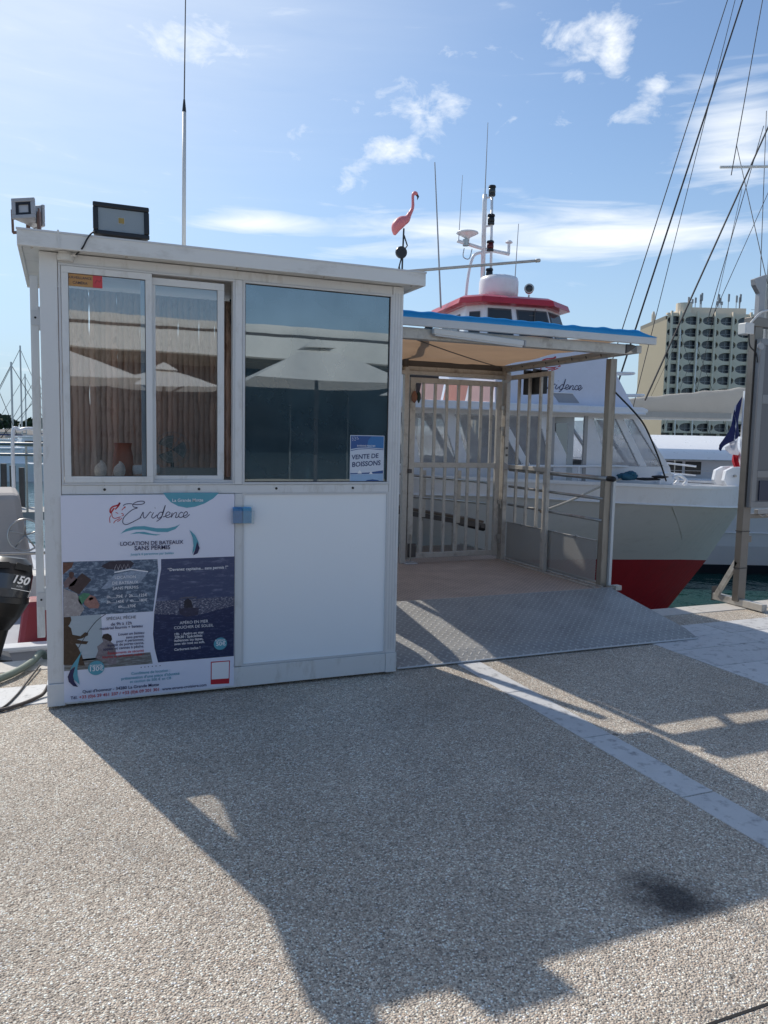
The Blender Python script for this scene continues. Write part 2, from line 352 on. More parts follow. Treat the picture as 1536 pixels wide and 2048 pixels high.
def m_perf(name,col,pitch):
    m=bpy.data.materials.new(name); m.use_nodes=True; m.use_transparent_shadow=True; k=NT(m.node_tree)
    V=k.n('ShaderNodeTexCoord').outputs['Object']; s=k.n('ShaderNodeSeparateXYZ',{0:V})
    u=k.m('DIVIDE',s.outputs[1],pitch); v=k.m('DIVIDE',s.outputs[2],pitch*.866)
    fv=k.m('FLOOR',v); u=k.m('ADD',u,k.m('MULTIPLY',k.m('MODULO',fv,2.0),.5))
    a=k.m('SUBTRACT',k.m('FRACT',u),.5); b=k.m('MULTIPLY',k.m('SUBTRACT',k.m('FRACT',v),.5),.866)
    d=k.m('SQRT',k.m('ADD',k.m('MULTIPLY',a,a),k.m('MULTIPLY',b,b)))
    hole=k.m('LESS_THAN',d,.29)
    p=k.n('ShaderNodeBsdfPrincipled',{'Base Color':tuple(col)+(1,),'Roughness':.45,'Metallic':.5}); t=k.n('ShaderNodeBsdfTransparent')
    mx=k.n('ShaderNodeMixShader',{0:hole,1:p.outputs[0],2:t.outputs[0]}); o=k.n('ShaderNodeOutputMaterial'); k.l(mx.outputs[0],o.inputs[0]); return m
def m_water():
    m=bpy.data.materials.new('harbour_water'); m.use_nodes=True; k=NT(m.node_tree)
    V=k.n('ShaderNodeTexCoord').outputs['Object']
    a=k.n('ShaderNodeTexNoise',{'Vector':k.vm('MULTIPLY',V,(1.0,1.0,1.0)).outputs[0],'Scale':1.7,'Detail':3.0,'Distortion':.6}).outputs[0]
    b=k.n('ShaderNodeTexNoise',{'Vector':V,'Scale':7.0,'Detail':2.0,'Distortion':.4}).outputs[0]
    h=k.m('ADD',a,k.m('MULTIPLY',b,.18))
    bp=k.n('ShaderNodeBump',{'Strength':.55,'Distance':.09,'Height':h})
    c=k.mix(a,(.010,.050,.045),(.016,.07,.062))
    p=k.n('ShaderNodeBsdfPrincipled',{'Base Color':c,'Roughness':.04,'IOR':1.33}); k.l(bp.outputs[0],p.inputs['Normal'])
    o=k.n('ShaderNodeOutputMaterial'); k.l(p.outputs[0],o.inputs[0]); return m
def m_sparkle(name,c0,c1,sc,thr,stretch=(1,1,3)):
    m=bpy.data.materials.new(name); m.use_nodes=True; k=NT(m.node_tree)
    V=k.vm('MULTIPLY',k.n('ShaderNodeTexCoord').outputs['Object'],stretch).outputs[0]
    n=k.n('ShaderNodeTexNoise',{'Vector':V,'Scale':sc,'Detail':6.0,'Roughness':.75}).outputs[0]
    c=k.mix(k.ramp(n,[(thr,0),(thr+.18,1)]),c0,c1)
    p=k.n('ShaderNodeBsdfPrincipled',{'Base Color':c,'Roughness':.3}); o=k.n('ShaderNodeOutputMaterial'); k.l(p.outputs[0],o.inputs[0]); return m

AGG=m_aggregate(); WATER=m_water()
STONE=mat('pale_paving_stone',(.58,.58,.58),.7,var=.12,scale=9,bump=.5,bscale=40,stain=(14,5,(.17,.17,.18)),rand=.08)
KERB=mat('kerb_granite',(.54,.51,.47),.75,var=.2,scale=30,bump=.6,bscale=90,stain=(4,2,(.2,.18,.16)),rand=.05)
ALU=mat('white_lacquered_aluminium',(.70,.71,.71),.38,var=.06,scale=2.5,stain=(9,3.4,(.40,.38,.33)),rvar=.15,stretch=(1,1,.35))
ALU2=mat('grey_white_aluminium',(.60,.61,.62),.36,var=.05,scale=3,rvar=.1)
PANELW=mat('white_laminate_panel',(.86,.90,.93),.22,var=.025,scale=1.2,rvar=.05)
ROOFW=mat('roof_trim_white',(.72,.72,.70),.42,var=.07,scale=3,stain=(9,2.5,(.36,.33,.28)),stretch=(.4,1,1))
RUBBER=mat('black_rubber',(.012,.012,.013),.5,var=.2)
BLACKP=mat('black_plastic',(.018,.018,.02),.4,var=.15)
GREYP=mat('grey_cast_metal',(.36,.36,.37),.45,metal=.4)
WHITEP=mat('white_plastic',(.68,.68,.66),.4,var=.06)
STEEL=mat('stainless_steel',(.45,.44,.42),.33,metal=.85,var=.15,scale=14,stain=(10,3,(.24,.19,.13)),stretch=(1,1,.3))
GALV=mat('galvanised_steel',(.56,.53,.48),.5,metal=.3,var=.16,scale=25,stain=(8,3,(.17,.13,.1)))
DARKST=mat('dark_painted_steel',(.11,.10,.095),.5,metal=.35,var=.2,scale=10)
RED=mat('red_gelcoat',(.50,.03,.045),.3,var=.08,coat=.2)
ANTIF=mat('red_antifouling',(.34,.010,.020),.62,var=.18,scale=4,stain=(3,2,(.09,.006,.008)))
HULLG=mat('grey_hull_paint',(.58,.58,.56),.5,var=.05,scale=1.6,coat=0,stain=(5,2.2,(.40,.39,.36)),stretch=(.5,.5,2.2))
BOATW=mat('white_boat_paint',(.82,.83,.85),.3,var=.04,scale=2,coat=.2,stain=(5,1.5,(.5,.47,.42)))
TEAK=mat('weathered_wood',(.16,.12,.09),.7,var=.25,scale=12,stretch=(1,8,8))
CANE=mat('split_cane',(.64,.51,.45),.6,var=.14,scale=16,rand=.2,trans=.26,stain=(22,4,(.22,.12,.08)),stretch=(1,1,.4))
NAVY=mat('navy_ink',(.02,.022,.09),.35,var=0); REDINK=mat('red_ink',(.50,.02,.035),.35,var=0); TEALI=mat('teal_ink',(.10,.36,.46),.35,var=.02); WHITEI=mat('white_ink',(.85,.85,.87),.35,var=0); BLACKI=mat('black_ink',(.03,.03,.05),.35,var=0)
CLEARG=glass('clear_window_glass',(.92,.92,.91),.10,wave=.06,gcol=(.85,.93,1))
FILMG=glass('dark_film_glass',(.10,.13,.155),.33,wave=.05,gcol=(.76,.87,.93),diffuse=.30,dcol=(.19,.33,.42))
SIDEG=glass('side_window_glass',(.94,.95,.95),.02)
PVC=glass('clear_vinyl',(.95,.96,.96),.05,diffuse=.34,dcol=(.85,.85,.88),rough=.12,wave=.6)
BOATGL=glass('boat_window_glass',(.14,.16,.17),.16)
ACRYL=glass('acrylic',(.93,.96,.97),.0)
CORD=mat('dark_cord',(.03,.028,.03),.7,var=.2)
# ================================================================ SETTING
WZ=-1.2
mb=MB(); mb.grid(lambda u,v:(-2500+5000*u,-40+4000*v,WZ),50,40)
put('water',mb,WATER,kind='structure')
quay=put('quay',MB().box(-45,60,-45,1.0,-3.2,0.0),AGG,kind='structure')
put('seabed',MB().poly([(-2500,-60,-4),(2500,-60,-4),(2500,3900,-4),(-2500,3900,-4)]),mat('mud',(.03,.05,.04),.9),kind='structure')
def slab(name,x0,x1,y0,y1,m,h=.004,j=.004,bev=.002):
    put(name,MB().box(x0+j,x1-j,y0+j,y1-j,-.03,h+random.uniform(-.0012,.0012)),m,quay,bevel=bev)
# quay coping, a stone band parallel to it, one stone line running inland and the slab field on the right
x=-6.4
while x<12: slab('coping_stone',x,x+.98,.76,1.006,KERB,.006); x+=.98
x=-6.1
while x<4.1: slab('paving_stone',x,x+.72,.10,.45,STONE); x+=.72
for a,b in ((.10,-.57),(-.57,-1.31),(-1.31,-2.0),(-2.0,-2.72),(-2.72,-3.45),(-3.45,-4.16),(-4.16,-4.9)): slab('paving_stone',2.495,2.675,b,a,STONE)
ys=[.45,.13,-.16,-.55,-.93,-1.33,-1.72,-2.1,-2.5,-2.9]
for i in range(len(ys)-1):
    x=4.13
    while x<9.5:
        w=.86; slab('paving_stone',x,x+w,ys[i+1],ys[i],STONE); x+=w
put('expansion_joint',MB().box(-6,10,-3.038,-3.029,-.01,.0015),mat('joint_tar',(.02,.018,.017),.8),quay)
# far shore: low breakwater and quay land behind the marina
ROCK=mat('breakwater_rock',(.16,.15,.14),.9,var=.35,scale=.8,bump=.5,bscale=2)
mb=MB()
def shore(u,v):
    x=-420+1100*u
    h=[-1.6,.7,1.4,1.5,1.4][int(round(v*4))]+.5*math.sin(x*.13)+.3*math.sin(x*.41+1)
    return (x,230+40*v-(x*.42 if x>0 else -x*.1),h if v>0 else -2)
mb.grid(shore,160,4)
put('far_shore',mb,ROCK,kind='structure')
FOL=mat('pine_foliage',(.05,.075,.035),.8,var=.5,scale=.5,rand=.2)
def clump_tree(name,x,y,z,h,w,label,sd):
    rnd=random.Random(sd); t=empty(name,(x,y,z),label=label,cat='tree',group='pines on the far shore')
    put('trunk',MB().tube([(0,0,-.5),(.1*w,0,h*.3),(-.05*w,0,h*.6)],[h*.035,h*.028,h*.012],6),mat('bark',(.09,.06,.045),.9) if 'bark' not in bpy.data.materials else bpy.data.materials['bark'],t)
    mb=MB()
    for i in range(420):
        a=rnd.uniform(0,6.28); rr=w*.5*math.sqrt(rnd.random()); zz=h*(.12+.8*rnd.random()*(1-(rr/(w*.5))**2*.6))
        c=Vector((rr*math.cos(a),rr*math.sin(a),zz)); s=rnd.uniform(.3,.7)*w*.16
        d=Vector((rnd.gauss(0,1),rnd.gauss(0,1),rnd.gauss(0,.6))).normalized(); e=d.orthogonal().normalized(); f2=d.cross(e)
        mb.poly([c+e*s,c+f2*s*.7,c-e*s,c-f2*s*.7])
    put('crown',mb,FOL,t)
for i,(x,y,h,w,l) in enumerate([(-24,210,5,9,'dark pine at the left edge of the far shore'),(-14.5,214,4,9,'low rounded pine beside the far-left breakwater'),(-6,216,3.6,7,'small pine behind the distant left-hand yachts')]): clump_tree('pine_tree',x,y,1.2,h,w,l,i)
PP={'blob':[(0.523,1.163),(0.831,1.161),(0.798,1.129),(0.747,1.1),(0.696,1.083),(0.65,1.078),(0.604,1.088),(0.565,1.11),(0.541,1.136)],'wave1':[(0.297,0.941),(0.326,0.967),(0.367,0.98),(0.422,0.981),(0.484,0.968),(0.547,0.966),(0.589,0.975),(0.615,0.987),(0.589,0.96),(0.546,0.944),(0.491,0.946),(0.421,0.961),(0.367,0.962),(0.326,0.953)],'wave2':[(0.346,0.938),(0.38,0.949),(0.421,0.949),(0.47,0.936),(0.511,0.931),(0.483,0.927),(0.435,0.933),(0.394,0.941)],'sailA1':[(0.665,0.954),(0.696,0.924),(0.714,0.886),(0.719,0.864),(0.707,0.879),(0.696,0.842),(0.68,0.817),(0.687,0.865),(0.682,0.91)],'sailA2':[(0.707,0.887),(0.721,0.849),(0.71,0.82),(0.685,0.809),(0.696,0.842)],'sailB1':[(0.093,0.311),(0.071,0.275),(0.044,0.236),(0.029,0.205),(0.048,0.224),(0.057,0.227),(0.045,0.188),(0.05,0.155),(0.079,0.123),(0.069,0.177),(0.068,0.218),(0.079,0.266)],'sailB2':[(0.057,0.223),(0.033,0.209),(0.019,0.174),(0.024,0.145),(0.046,0.12),(0.07,0.112),(0.052,0.142),(0.046,0.179)],'photo1':[(0.006,0.799),(0.491,0.795),(0.495,0.725),(0.481,0.63),(0.465,0.502),(0.003,0.503)],'photo2sky':[(0.51,0.794),(0.919,0.793),(0.918,0.549),(0.481,0.557),(0.496,0.659),(0.51,0.739)],'photo2sea':[(0.481,0.557),(0.918,0.549),(0.916,0.207),(0.49,0.208),(0.472,0.29),(0.464,0.373),(0.472,0.498)],'photo3':[(0.003,0.503),(0.193,0.502),(0.198,0.379),(0.237,0.257),(0.003,0.251)],'photo3shore':[(0.003,0.262),(0.449,0.271),(0.461,0.205),(0.002,0.205)],'p1teak':[(0.006,0.796),(0.059,0.795),(0.049,0.769),(0.005,0.732)],'p1cover':[(0.204,0.774),(0.242,0.793),(0.348,0.793),(0.367,0.776),(0.348,0.752),(0.287,0.743),(0.226,0.751),(0.198,0.765)],'p1hull':[(0.195,0.646),(0.264,0.719),(0.348,0.734),(0.421,0.733),(0.44,0.723),(0.393,0.664),(0.293,0.661),(0.21,0.641)],'p1deck':[(0.007,0.656),(0.072,0.625),(0.108,0.539),(0.085,0.504),(0.004,0.503)],'p1body':[(0.007,0.688),(0.032,0.719),(0.048,0.71),(0.063,0.717),(0.077,0.7),(0.058,0.67),(0.011,0.658)],'p1head1':[(0.034,0.738),(0.045,0.746),(0.06,0.739),(0.059,0.721),(0.048,0.706),(0.036,0.714)],'p1shirt':[(0.1,0.735),(0.147,0.697),(0.083,0.62),(0.029,0.655),(0.037,0.675)],'p1cap':[(0.08,0.61),(0.106,0.627),(0.133,0.623),(0.139,0.617),(0.108,0.579),(0.093,0.56),(0.079,0.584)],'p1face':[(0.109,0.583),(0.139,0.615),(0.164,0.603),(0.186,0.558),(0.179,0.538),(0.134,0.541),(0.108,0.563)],'p1glass':[(0.129,0.593),(0.142,0.601),(0.157,0.598),(0.153,0.59),(0.138,0.583)],'p2hull':[(0.604,0.51),(0.718,0.507),(0.712,0.465),(0.646,0.459),(0.61,0.476)],'p2man':[(0.635,0.55),(0.655,0.566),(0.675,0.548),(0.683,0.509),(0.634,0.51)],'p2top':[(0.608,0.569),(0.647,0.574),(0.706,0.571),(0.704,0.565),(0.61,0.564)],'p3man':[(0.004,0.501),(0.039,0.501),(0.043,0.483),(0.033,0.459),(0.026,0.452),(0.04,0.439),(0.047,0.402),(0.087,0.391),(0.11,0.411),(0.126,0.406),(0.124,0.392),(0.094,0.378),(0.068,0.374),(0.098,0.364),(0.126,0.359),(0.116,0.344),(0.061,0.352),(0.075,0.327),(0.093,0.281),(0.107,0.227),(-0.0,0.241)],'p3child':[(0.195,0.374),(0.203,0.392),(0.226,0.395),(0.244,0.382),(0.248,0.36),(0.24,0.348),(0.255,0.334),(0.266,0.294),(0.269,0.22),(0.231,0.219),(0.22,0.241),(0.16,0.263),(0.175,0.302),(0.17,0.327),(0.202,0.351)],'qr':[(0.784,0.185),(0.894,0.183),(0.89,0.046),(0.783,0.051)],'qrw':[(0.789,0.179),(0.889,0.178),(0.887,0.077),(0.788,0.08)]}
PS={'E':[(0.313,1.095),(0.326,1.103),(0.35,1.105),(0.37,1.101),(0.398,1.1),(0.418,1.104),(0.425,1.112),(0.416,1.118),(0.394,1.117),(0.374,1.11),(0.363,1.098),(0.368,1.087),(0.387,1.082),(0.363,1.073),(0.336,1.052),(0.315,1.028),(0.31,1.006),(0.318,0.994),(0.332,0.992),(0.356,1.002),(0.383,1.016),(0.407,1.029)],'v':[(0.4,1.026),(0.41,1.046),(0.417,1.058),(0.417,1.04),(0.421,1.027),(0.429,1.027),(0.446,1.048),(0.454,1.058),(0.46,1.054)],'i':[(0.472,1.055),(0.462,1.036),(0.465,1.025),(0.474,1.026),(0.49,1.042)],'idot':[(0.479,1.079),(0.481,1.081)],'d':[(0.523,1.051),(0.509,1.056),(0.494,1.04),(0.492,1.027),(0.501,1.023),(0.518,1.038),(0.535,1.094),(0.523,1.06),(0.512,1.024),(0.487,1.005)],'e1':[(0.522,1.029),(0.551,1.039),(0.56,1.05),(0.551,1.057),(0.54,1.049),(0.537,1.032),(0.547,1.025),(0.562,1.031)],'n':[(0.572,1.052),(0.565,1.026),(0.579,1.046),(0.592,1.053),(0.595,1.045),(0.589,1.027),(0.598,1.025),(0.609,1.035)],'c':[(0.629,1.049),(0.621,1.054),(0.608,1.041),(0.609,1.028),(0.619,1.024),(0.633,1.032)],'e2':[(0.633,1.03),(0.652,1.041),(0.653,1.053),(0.645,1.056),(0.635,1.045),(0.633,1.029),(0.645,1.023),(0.666,1.041)]}
PL={'h1':[(0.296,1.112),(0.286,1.098),(0.262,1.091),(0.249,1.079),(0.246,1.065),(0.25,1.057),(0.257,1.068),(0.267,1.082)],'h2':[(0.254,1.054),(0.257,1.036),(0.268,1.027),(0.285,1.03),(0.3,1.035)],'h3':[(0.249,1.043),(0.243,1.026),(0.245,1.003)],'h4':[(0.307,1.028),(0.292,1.014),(0.282,1.009)],'h5':[(0.295,1.025),(0.272,1.013),(0.263,1.0)],'h6':[(0.274,1.059),(0.287,1.053)],'h7':[(0.306,1.07),(0.323,1.09),(0.321,1.08)],'h8':[(0.302,1.051),(0.31,1.052),(0.314,1.042),(0.305,1.04)],'h9':[(0.272,1.075),(0.289,1.094),(0.297,1.11)]}
PROD=[(0.216,0.503),(0.17,0.47),(0.125,0.412),(0.075,0.327)]
PT=[('La Grande Motte', 'w', 0.572, 1.113, 0.741),
 ('LOCATION DE BATEAUX', 'n', 0.296, 0.877, 0.631),
 ('SANS PERMIS', 'n', 0.369, 0.849, 0.559),
 ("Jusqu'à 6 personnes par bateau", 't', 0.348, 0.821, 0.578),
 ('“Devenez capitaine... sans permis !”', 'w', 0.545, 0.726, 0.881),
 ('LOCATION', 'W', 0.266, 0.696, 0.374),
 ('DE BATEAUX', 'W', 0.253, 0.665, 0.388),
 ('SANS PERMIS', 'W', 0.254, 0.636, 0.388),
 ('1h......75€  /  2h......125€', 'w', 0.224, 0.591, 0.434),
 ('3h......145€  /  4h......180€', 'w', 0.222, 0.563, 0.434),
 ('6h......270€', 'w', 0.282, 0.534, 0.373),
 ('SPÉCIAL PÊCHE', 'k', 0.219, 0.47, 0.374),
 ('de 9h à 12h', 'n', 0.242, 0.438, 0.351),
 ('matériel fournis + bateau', 'n', 0.185, 0.418, 0.408),
 ('Louez un bateau', 'n', 0.28, 0.38, 0.417),
 ('sans permis', 'n', 0.32, 0.36, 0.416),
 ('pour 4 personnes,', 'n', 0.27, 0.342, 0.415),
 ('équipé de porte-canne,', 'n', 0.223, 0.323, 0.415),
 ('appats et cannes à pêche.', 'n', 0.2, 0.303, 0.415),
 ('Équipements de sécurité', 'r', 0.224, 0.279, 0.414),
 ('fournis et carburant inclus !', 'r', 0.196, 0.259, 0.414),
 ('FORFAIT', 'w', 0.132, 0.217, 0.193),
 ('130€', 'w', 0.132, 0.193, 0.201),
 ('APÉRO EN MER', 'W', 0.609, 0.419, 0.768),
 ('COUCHER DE SOLEIL', 'W', 0.578, 0.393, 0.798),
 ('19h  : Apéro en mer', 'w', 0.581, 0.357, 0.743),
 ('20h30 : Spécialités', 'w', 0.581, 0.339, 0.735),
 ('italiennes ou tapas,', 'w', 0.579, 0.32, 0.74),
 ('avec vin rosé ou soft.', 'w', 0.579, 0.301, 0.748),
 ('Carburant inclus !', 'w', 0.579, 0.269, 0.723),
 ('FORFAIT', 'w', 0.808, 0.303, 0.865),
 ('50€', 'w', 0.814, 0.277, 0.868),
 ('Conditions de location :', 't', 0.345, 0.152, 0.555),
 ("présentation d'une pièce d'identité", 't', 0.293, 0.128, 0.607),
 ('et caution de 500 € en CB', 't', 0.338, 0.107, 0.561),
 ("Quai d'honneur - 34280 La Grande Motte", 'n', 0.092, 0.075, 0.494),
 ('Tél.', 'n', 0.031, 0.047, 0.066),
 ('+33 (0)6 29 451 237 / +33 (0)6 09 201 301', 'r', 0.075, 0.046, 0.493),
 ('www.etrave-croisiere.com', 'n', 0.511, 0.046, 0.758)]
PC=[(0.164, 0.209), (0.838, 0.288)]
PDOT=[(0.399, 0.189), (0.419, 0.189), (0.438, 0.189), (0.459, 0.189), (0.479, 0.189), (0.501, 0.189)]
# ================================================================ TICKET KIOSK
K=empty('ticket_kiosk',(0,0,0),label='white aluminium ticket kiosk with large windows and flat overhanging roof',cat='kiosk')
D0=.98
def kp(name,mb,m=ALU,bevel=.002,**kw): return put(name,mb,m,K,bevel=bevel,**kw)
kp('corner_post',MB().box(0,.085,0,.07,.138,2.40)); kp('corner_post',MB().box(1.958,2.027,0,.07,.138,2.40))
kp('corner_post',MB().box(0,.06,D0-.06,D0,.138,2.40)); kp('corner_post',MB().box(1.967,2.027,D0-.06,D0,.138,2.40))
mb=MB()
for xx in (1.972,1.99,2.008): mb.box(xx,xx+.004,-.003,.004,.16,2.36)
kp('post_ribbing',mb,ALU2,0)
sk=kp('skirting',MB().box(.088,1.955,-.006,.03,.018,.136)); kp('skirting_cap',MB().box(-.004,.086,-.009,.09,.014,.137)); kp('skirting_cap',MB().box(1.957,2.031,-.009,.09,.014,.137))
kp('skirting',MB().box(-.002,.03,.092,D0,.018,.136)); kp('skirting',MB().box(1.997,2.029,.092,D0,.018,.136))
kp('floor_pan',MB().box(.03,1.99,.03,D0,.03,.07),DARKST)
for x,y in ((.06,.1),(1.95,.1),(.06,.9),(1.95,.9)): kp('foot',MB().lathe([(.03,0),(.03,.03)],(x,y,0),8),DARKST,0)
kp('head_rail',MB().box(.087,1.956,.004,.06,2.352,2.40)); kp('mid_rail',MB().box(.087,1.956,.002,.05,1.157,1.205))
kp('mullion',MB().box(1.001,1.043,-.002,.05,.14,1.155)); kp('mullion',MB().box(1.001,1.043,-.002,.05,1.207,2.35))
mb=MB()
for x,z in ((.3,1.182),(.3,1.212),(.80,1.182),(.80,1.212),(1.245,1.183),(1.72,1.183)): mb.lathe([(.0075,0),(.0075,.004)],(x,-.0015,z),10,'y')
kp('drain_holes',mb,BLACKP,0)
lp=kp('lower_panel',MB().box(.087,.999,.010,.03,.14,1.155),PANELW); lp2=kp('lower_panel',MB().box(1.045,1.956,.010,.03,.14,1.155),PANELW)
mb=MB(); mb.frame(1.043,1.958,.138,1.157,.012,.0,.012); kp('panel_bead',mb,ALU2,0)
# roof
rf=kp('roof',MB().box(-.075,2.096,-.10,1.12,2.405,2.45),ROOFW)
put('fascia',MB().box(-.095,2.116,-.122,-.100,2.395,2.474),ROOFW,rf,bevel=.003)
put('fascia',MB().box(-.095,2.116,1.12,1.142,2.395,2.474),ROOFW,rf,bevel=.003)
put('fascia',MB().box(-.095,-.075,-.099,1.119,2.395,2.473),ROOFW,rf,bevel=.003)
put('fascia',MB().box(2.096,2.116,-.099,1.119,2.395,2.473),ROOFW,rf,bevel=.003)
put('drip_edge',MB().box(-.098,2.119,-.126,-.118,2.468,2.478),ALU2,rf)
mb=MB()
for x in (-.03,.42,1.0,1.5,2.05): mb.lathe([(.006,0),(.006,.008)],(x,-.06,2.396),8)
put('soffit_bolts',mb,GALV,rf)
# sliding window on the left: fixed outer frame, two sashes with glass
wf=kp('window_frame',MB().frame(.088,1.000,1.206,2.351,.012,-.004,.045),ALU2)
s1=kp('sash',MB().frame(.102,.553,1.219,2.338,.034,-.006,.018),ALU)
put('pane',MB().box(.134,.521,.004,.009,1.251,2.306),CLEARG,s1)
put('gasket',MB().frame(.132,.523,1.249,2.308,.006,.000,.012),RUBBER,s1)
put('inner_stile',MB().box(.495,.520,.012,.016,1.255,2.300),mat('bluish_reflective_strip',(.30,.38,.48),.2,var=.05),s1)
s2=kp('sash',MB().frame(.535,.945,1.219,2.325,.038,.022,.042),ALU)
put('pane',MB().box(.570,.910,.030,.034,1.254,2.290),CLEARG,s2)
put('gasket',MB().frame(.568,.912,1.252,2.292,.005,.026,.039),RUBBER,s2)
kp('track',MB().box(.55,.988,.008,.02,1.2185,1.232),ALU2,0)
# fixed dark-film pane on the right
fw=kp('window_frame',MB().frame(1.044,1.957,1.206,2.351,.014,-.004,.045),ALU2)
put('pane',MB().box(1.056,1.945,.012,.017,1.218,2.339),FILMG,fw)
put('gasket',MB().frame(1.057,1.944,1.219,2.338,.005,.006,.012),RUBBER,fw)
# left side wall with a window, right side and rear boards
kp('side_panel',MB().box(.012,.03,.072,D0-.06,.14,1.2)); kp('side_panel',MB().box(.012,.03,.072,.29,1.2,2.40)); kp('side_panel',MB().box(.012,.03,.29,D0-.06,2.17,2.40)); kp('side_panel',MB().box(.012,.03,.78,D0-.06,1.2,2.17))
sw=kp('side_window_frame',MB().box(.005,.035,.29,.30,1.2,2.17).box(.005,.035,.77,.78,1.2,2.17).box(.005,.035,.30,.77,1.2,1.22).box(.005,.035,.30,.77,2.15,2.17),ALU2,0)
kp('side_panel',MB().box(1.997,2.015,.072,D0-.06,.14,2.40))
kp('rear_panel',MB().box(.06,1.967,D0-.03,D0-.012,.14,1.12)); kp('rear_board',MB().box(1.16,1.967,D0-.03,D0-.012,1.12,2.40),mat('dim_interior_board',(.035,.055,.07),.6))  # dark board colour stands in for the dim interior behind the film pane
sf=kp('shutter_rail',MB().box(-.052,-.012,.20,.26,.345,2.31)); put('bracket',MB().box(-.048,.0,.195,.199,.52,.60).box(-.012,.0,.20,.26,.50,.62),ALU2,sf); put('bracket',MB().box(-.048,.0,.195,.199,2.05,2.13).box(-.012,.0,.20,.26,2.03,2.15),ALU2,sf)
put('bolt',MB().lathe([(.006,0),(.006,.006)],(-.028,.192,.56),8,'y').lathe([(.006,0),(.006,.006)],(-.028,.192,2.09),8,'y'),BLACKP,sf)
# cane screen behind the glass
cs=kp('cane_screen',MB().box(.06,1.15,D0-.073,D0-.066,1.33,1.345),mat('cane_batten',(.08,.05,.035),.8),0)
vars_=[]
for q in range(6):
    rnd=random.Random(q); pts=[]; rs=[]; n=22
    for i in range(n+1):
        z=1.285*i/n; node=(i%4==(q%4)) and i>0
        pts.append((rnd.uniform(-.0022,.0022)+.003*math.sin(i*.9+q),rnd.uniform(-.003,.003),z)); rs.append(0.0208*(1.10 if node else rnd.uniform(.93,1.03)))
    b=MB(); b.tube(pts,rs,7); me=bpy.data.meshes.new('cane'); me.from_pydata(b.v,[],b.f); me.materials.append(CANE); me.polygons.foreach_set('use_smooth',[True]*len(me.polygons)); vars_.append(me)
x=.075
i=0
while x<1.15:
    o=put('cane',vars_[i%6] if i%5 else vars_[(i*7)%6],None,cs,loc=(x,D0-.095,1.085),rot=(0,R(random.uniform(-.35,.35)),random.uniform(0,6)))
    x+=.0342+random.uniform(-.001,.0012); i+=1
# counter inside
ct=kp('counter',MB().box(.09,1.95,.07,.42,1.196,1.228),mat('counter_top',(.42,.40,.36),.4))
put('shelf_box',MB().box(.62,.98,.30,.40,1.229,1.285),mat('grey_tray',(.4,.4,.38),.5),ct,bevel=.004)
# ---------------------------------------------------------------- items inside
def shell(x,y,z,s,label):
    mb=MB()
    def fn(u,v):
        t=u*math.pi; p=v*6.283; r=math.sin(t)*(1+.12*math.cos(p*5)*math.sin(t)); return (r*math.cos(p)*.5,r*math.sin(p)*.42,(1-math.cos(t))*.75*(1+.1*math.cos(p)))
    mb.grid(fn,8,14); mb.v=[(a*s,b*s,c*s) for a,b,c in mb.v]
    put('seashell',mb,mat('shell_'+str(int(x*1000)),(.85,.74,.68),.5,var=.35,scale=40),None,smooth=True,loc=(x,y,z),label=label,cat='shell',group='shells on the kiosk counter')
shell(.285,.16,1.228,.065,'left-hand pale seashell behind the sliding window')
shell(.385,.16,1.228,.062,'pinkish seashell in front of the orange jug')
shell(1.135,.14,1.228,.065,'whitish seashell at the left end of the dark pane')
jug=MB(); jug.lathe([(.055,0),(.06,.05),(.055,.13),(.045,.17),(.05,.2)],(0,0,0),14)
put('jug',jug,mat('orange_clay',(.42,.10,.035),.5,var=.1),None,smooth=True,loc=(.42,.34,1.228),label='orange clay jug standing behind the left sliding pane',cat='jug')
pp=empty('paper_stack',(.53,.22,1.228),label='curled white papers lying on the counter by the sash',cat='paper')
mb=MB()
for j in range(4): mb.box(-.09+.01*j,.07-.012*j,-.06+.004*j,.08,.003*j,.003*j+.002)
put('sheet',mb,WHITEI,pp); put('rolled_sheet',MB().tube([(-.06,.02,.05),(.08,.05,.055)],.026,12),WHITEI,pp,smooth=True)
fan=empty('desk_fan',(.70,.36,1.228),label='small desk fan with wire guard inside the kiosk',cat='fan')
put('base',MB().lathe([(.06,0),(.055,.012),(.012,.02),(.01,.09)],(0,0,0),16),BLACKP,fan,smooth=True)
g=MB()
for rr in (.105,.075,.045,.02): g.tube([(rr*math.cos(a*.2618),-.02+.1*(.105-rr),.165+rr*math.sin(a*.2618)) for a in range(24)],.002,5,close=True)
for a in range(12): g.tube([(.02*math.cos(a*.5236),-.012,.165+.02*math.sin(a*.5236)),(.105*math.cos(a*.5236),-.02,.165+.105*math.sin(a*.5236))],.0015,4)
put('guard',g,mat('fan_wire',(.4,.42,.43),.35,metal=.5),fan)
b=MB()
for a in range(3):
    an=a*2.094; b.grid(lambda u,v:(math.cos(an+(v-.5)*1.3)*.085*u,.01+.012*(v-.5),.165+math.sin(an+(v-.5)*1.3)*.085*u),3,4)
put('blade',b,mat('fan_blade',(.2,.24,.25),.4),fan)
